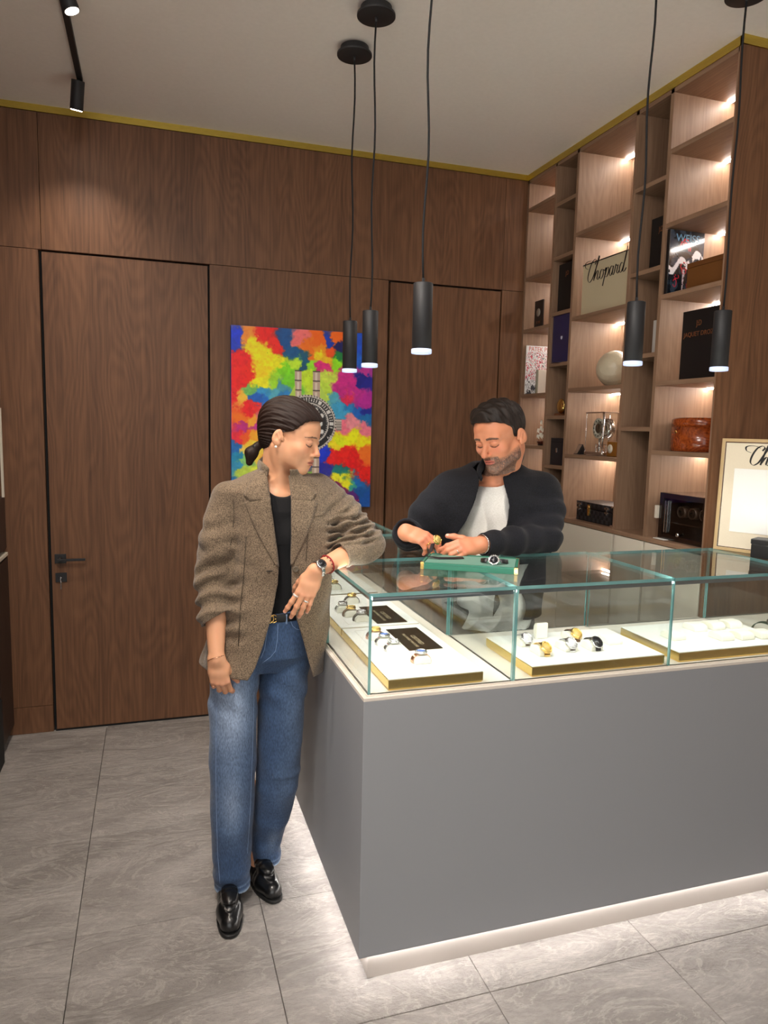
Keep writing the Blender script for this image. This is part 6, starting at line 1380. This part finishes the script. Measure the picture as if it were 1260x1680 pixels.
ts = Sdf(); ts.loft([(.80, 1.255, 2.46, .150, .118), (1.05, 1.258, 2.46, .160, .122), (1.20, 1.262, 2.46, .170, .126), (1.29, 1.266, 2.46, .165, .112), (1.345, 1.27, 2.462, .12, .098), (1.385, 1.268, 2.462, .082, .080)], .01, n=2.3)
ts.disp(lambda p: .0130*(np.abs(np.sin((p[..., 0]*1.0-p[..., 2]*.50)*42+1.5*np.sin(p[..., 2]*20)))-.5)*np.clip((1.36-p[..., 2])/.05, 0, 1)+.006*(wob(p, 30, 3.3)-.5))
ts.cone(mn1+V3(-.02, -.03, .045), mn1+V3(-.04, -.08, .16), .056, .07, .004, '-')
Vs, Qs = ts.mesh((1.06, 2.30, .82), (1.46, 2.62, 1.42), .0035)
M['tshirt'] = cloth('white_cotton', srgb(214, 212, 206), srgb(232, 230, 226), 300, bump=.15, sheen=.1)
surf('white_shirt', Vs, Qs, M['tshirt'], mo, None, 1)
tr_ = Sdf(); tr_.loft([(.72, 1.26, 2.47, .165, .115), (.90, 1.26, 2.47, .160, .115)], .02, n=2.3)
for sx in (-1, 1): tr_.chain([(1.26+sx*.085, 2.47, .78), (1.26+sx*.095, 2.47, .45), (1.26+sx*.10, 2.48, .06)], [.085, .068, .058], .02)
tr_.op(lambda p: .03-p[..., 2], 'i', .003)
Vx, Qx = tr_.mesh((1.06, 2.30, 0), (1.46, 2.64, .93), .006); surf('trousers', Vx, Qx, M['blackknit'], mo, None, 1)
for sx in (-1, 1): 
    s_ = Sdf(); s_.chain([(1.26+sx*.10, 2.50, .034), (1.26+sx*.11, 2.36, .030)], [.036, .030], .01); s_.op(lambda p: .001-p[..., 2], 'i', .002)
    Vx, Qx = s_.mesh((1.26+sx*.105-.06, 2.29, -.01), (1.26+sx*.105+.06, 2.56, .09), .005); surf('shoe', Vx, Qx, M['loafer'], mo, None, 1)
dvL = Vector((m_wrL-m_elL)).normalized()
band('steel_bracelet', Vector(m_wrL)-dvL*.002, dvL, .0325, .0022, M['chrome'], mo, .0016)
def fring(hd, Hm, f, mat, name): a, b = (Hm @ (Vector(p)*.93) for p in hd.tips[f][0:2]); band(name, a+(b-a)*.4, b-a, .0098, .0016, mat, mo, .0012)
fring(mhR, MHR, 2, M['gold'], 'gold_ring'); fring(mhL, MHL, 2, M['chrome'], 'steel_ring')
# ------------------------------------------------------------------ green tray on the glass, two watches, the held watch
FR = Vector((1.060, 1.932, ZT)); U_ = Vector((-.866, .5, 0)); V_ = Vector((.5, .866, 0)); TW, TD = .300, .180
t = thing('presentation_tray', FR+U_*TW/2+V_*TD/2, 'green leather presentation tray with gold corners lying on the glass before the man', 'tray')
Mt = frame(FR+U_*TW+V_*0+Vector((0, 0, .0004)), -U_, V_); Mt = Matrix(((-U_.x, V_.x, 0, (FR+U_*TW).x), (-U_.y, V_.y, 0, (FR+U_*TW).y), (0, 0, 1, ZT+.0004), (0, 0, 0, 1)))
M['green'] = plain('green_leather', srgb(34, 110, 88), .5, bump=.2, bscale=400); M['green_suede'] = plain('green_suede', srgb(40, 120, 96), .85, sheen=.4, bump=.2, bscale=500)
def tb(name, boxes, mat, bev=.0008):
    mb = MB(); mb.M = Mt
    for a, b in boxes: mb.box(a, b)
    return mb.build(name, mat, t, bev)
tb('tray_body', [((.0, .0, 0), (TW, TD, .014))], M['green']); tb('rim', [((0, 0, .0142), (TW, .008, .021)), ((0, TD-.008, .0142), (TW, TD, .021)), ((0, .0082, .0142), (.008, TD-.0082, .021)), ((TW-.008, .0082, .0142), (TW, TD-.0082, .021))], M['green'])
tb('suede_pad', [((.009, .009, .0142), (TW-.009, TD-.009, .0185))], M['green_suede'])
tb('copper_side', [((TW+.0001, .004, .001), (TW+.0012, TD-.004, .020))], plain('copper_piping', srgb(150, 96, 62), .4, .3))
for cx, cy in ((-.0012, -.0012), (TW-.010, -.0012), (-.0012, TD-.010), (TW-.010, TD-.010)): tb('corner_guard', [((cx, cy, .0), (cx+.0112, cy+.0112, .0214))], M['gold'])
def flat_watch(name, label, Mw, case, dial, strap, gem=False, group=None):
    tt = thing(name, Mw.translation, label, 'watch', group); sc_ = 1.
    def L_(nm, prof, mat, n=36): mb = MB(); mb.M = Mw; return mb.lathe(prof, n=n).build(nm, mat, tt)
    L_('case', [(0, .001), (.016, .001), (.018, .004), (.018, .007), (.0150, .009), (0, .009)], case); L_('dial', [(0, .0091), (.0125, .0091), (.0125, .0096), (0, .0096)], dial)
    mb = MB(); mb.M = Mw; mb.box((-.0005, 0, .0097), (.0005, .009, .0101)).box((-.007, -.0005, .0097), (0, .0005, .0101)).build('hands', M['chrome'], tt)
    if gem:
        mb = MB(); mb.M = Mw
        for k in range(18): q = 2*PI*k/18; mb.sphere((.0168*math.cos(q), .0168*math.sin(q), .0085), .0026, 6)
        mb.build('gem_bezel', M['chrome'], tt)
    return tt
Mw = frame(Mt @ Vector((.222, .035, .0188)), (-.2, 1, 0), (-.3, 0, 1)); Mw = Mt @ Matrix.Translation((.225, .050, .0290)) @ Matrix.Rotation(.95, 4, 'X')
tt = flat_watch('wristwatch', 'steel watch with gem-set bezel and black strap, resting on the green tray', Mw, M['chrome'], M['dial_black'], None, True)
mb = MB(); mb.M = Mt
mb.ring_tube([(.205, .052, .030), (.192, .062, .028), (.182, .078, .0225), (.190, .095, .0212)], [(.0085, .0012)]*4, 8, flat=(0, .8, .6)).ring_tube([(.245, .052, .030), (.258, .062, .028), (.268, .076, .0225), (.262, .095, .0212)], [(.0085, .0012)]*4, 8, flat=(0, .8, .6))
mb.build('strap', M['leather_black'], tt)
Pg = at(716, 886, 2.185)
Mg = Matrix.Translation(Pg) @ Matrix.Rotation(1.15, 4, 'X') @ Matrix.Rotation(.35, 4, 'Y') @ Matrix.Scale(.95, 4)
tt = flat_watch('wristwatch', 'gold watch with black strap held between the two hands of the man', Mg, M['gold'], M['dial_gold'], None)
Tz = ZT+.0225
mb = MB(); mb.ring_tube([Pg+Vector((-.010, .004, -.012)), at(706, 905, 2.16), Vector((at(700, 913, 2.15).x, 2.15, Tz+.004)), Vector((at(720, 915, 2.13).x, 2.13, Tz)), Vector((at(745, 915, 2.12).x, 2.12, Tz)), Vector((at(760, 914, 2.12).x, 2.12, Tz+.001))], [(.008, .0014)]*6, 8, flat=(0, 1, .3)); mb.build('strap', M['leather_black'], tt)
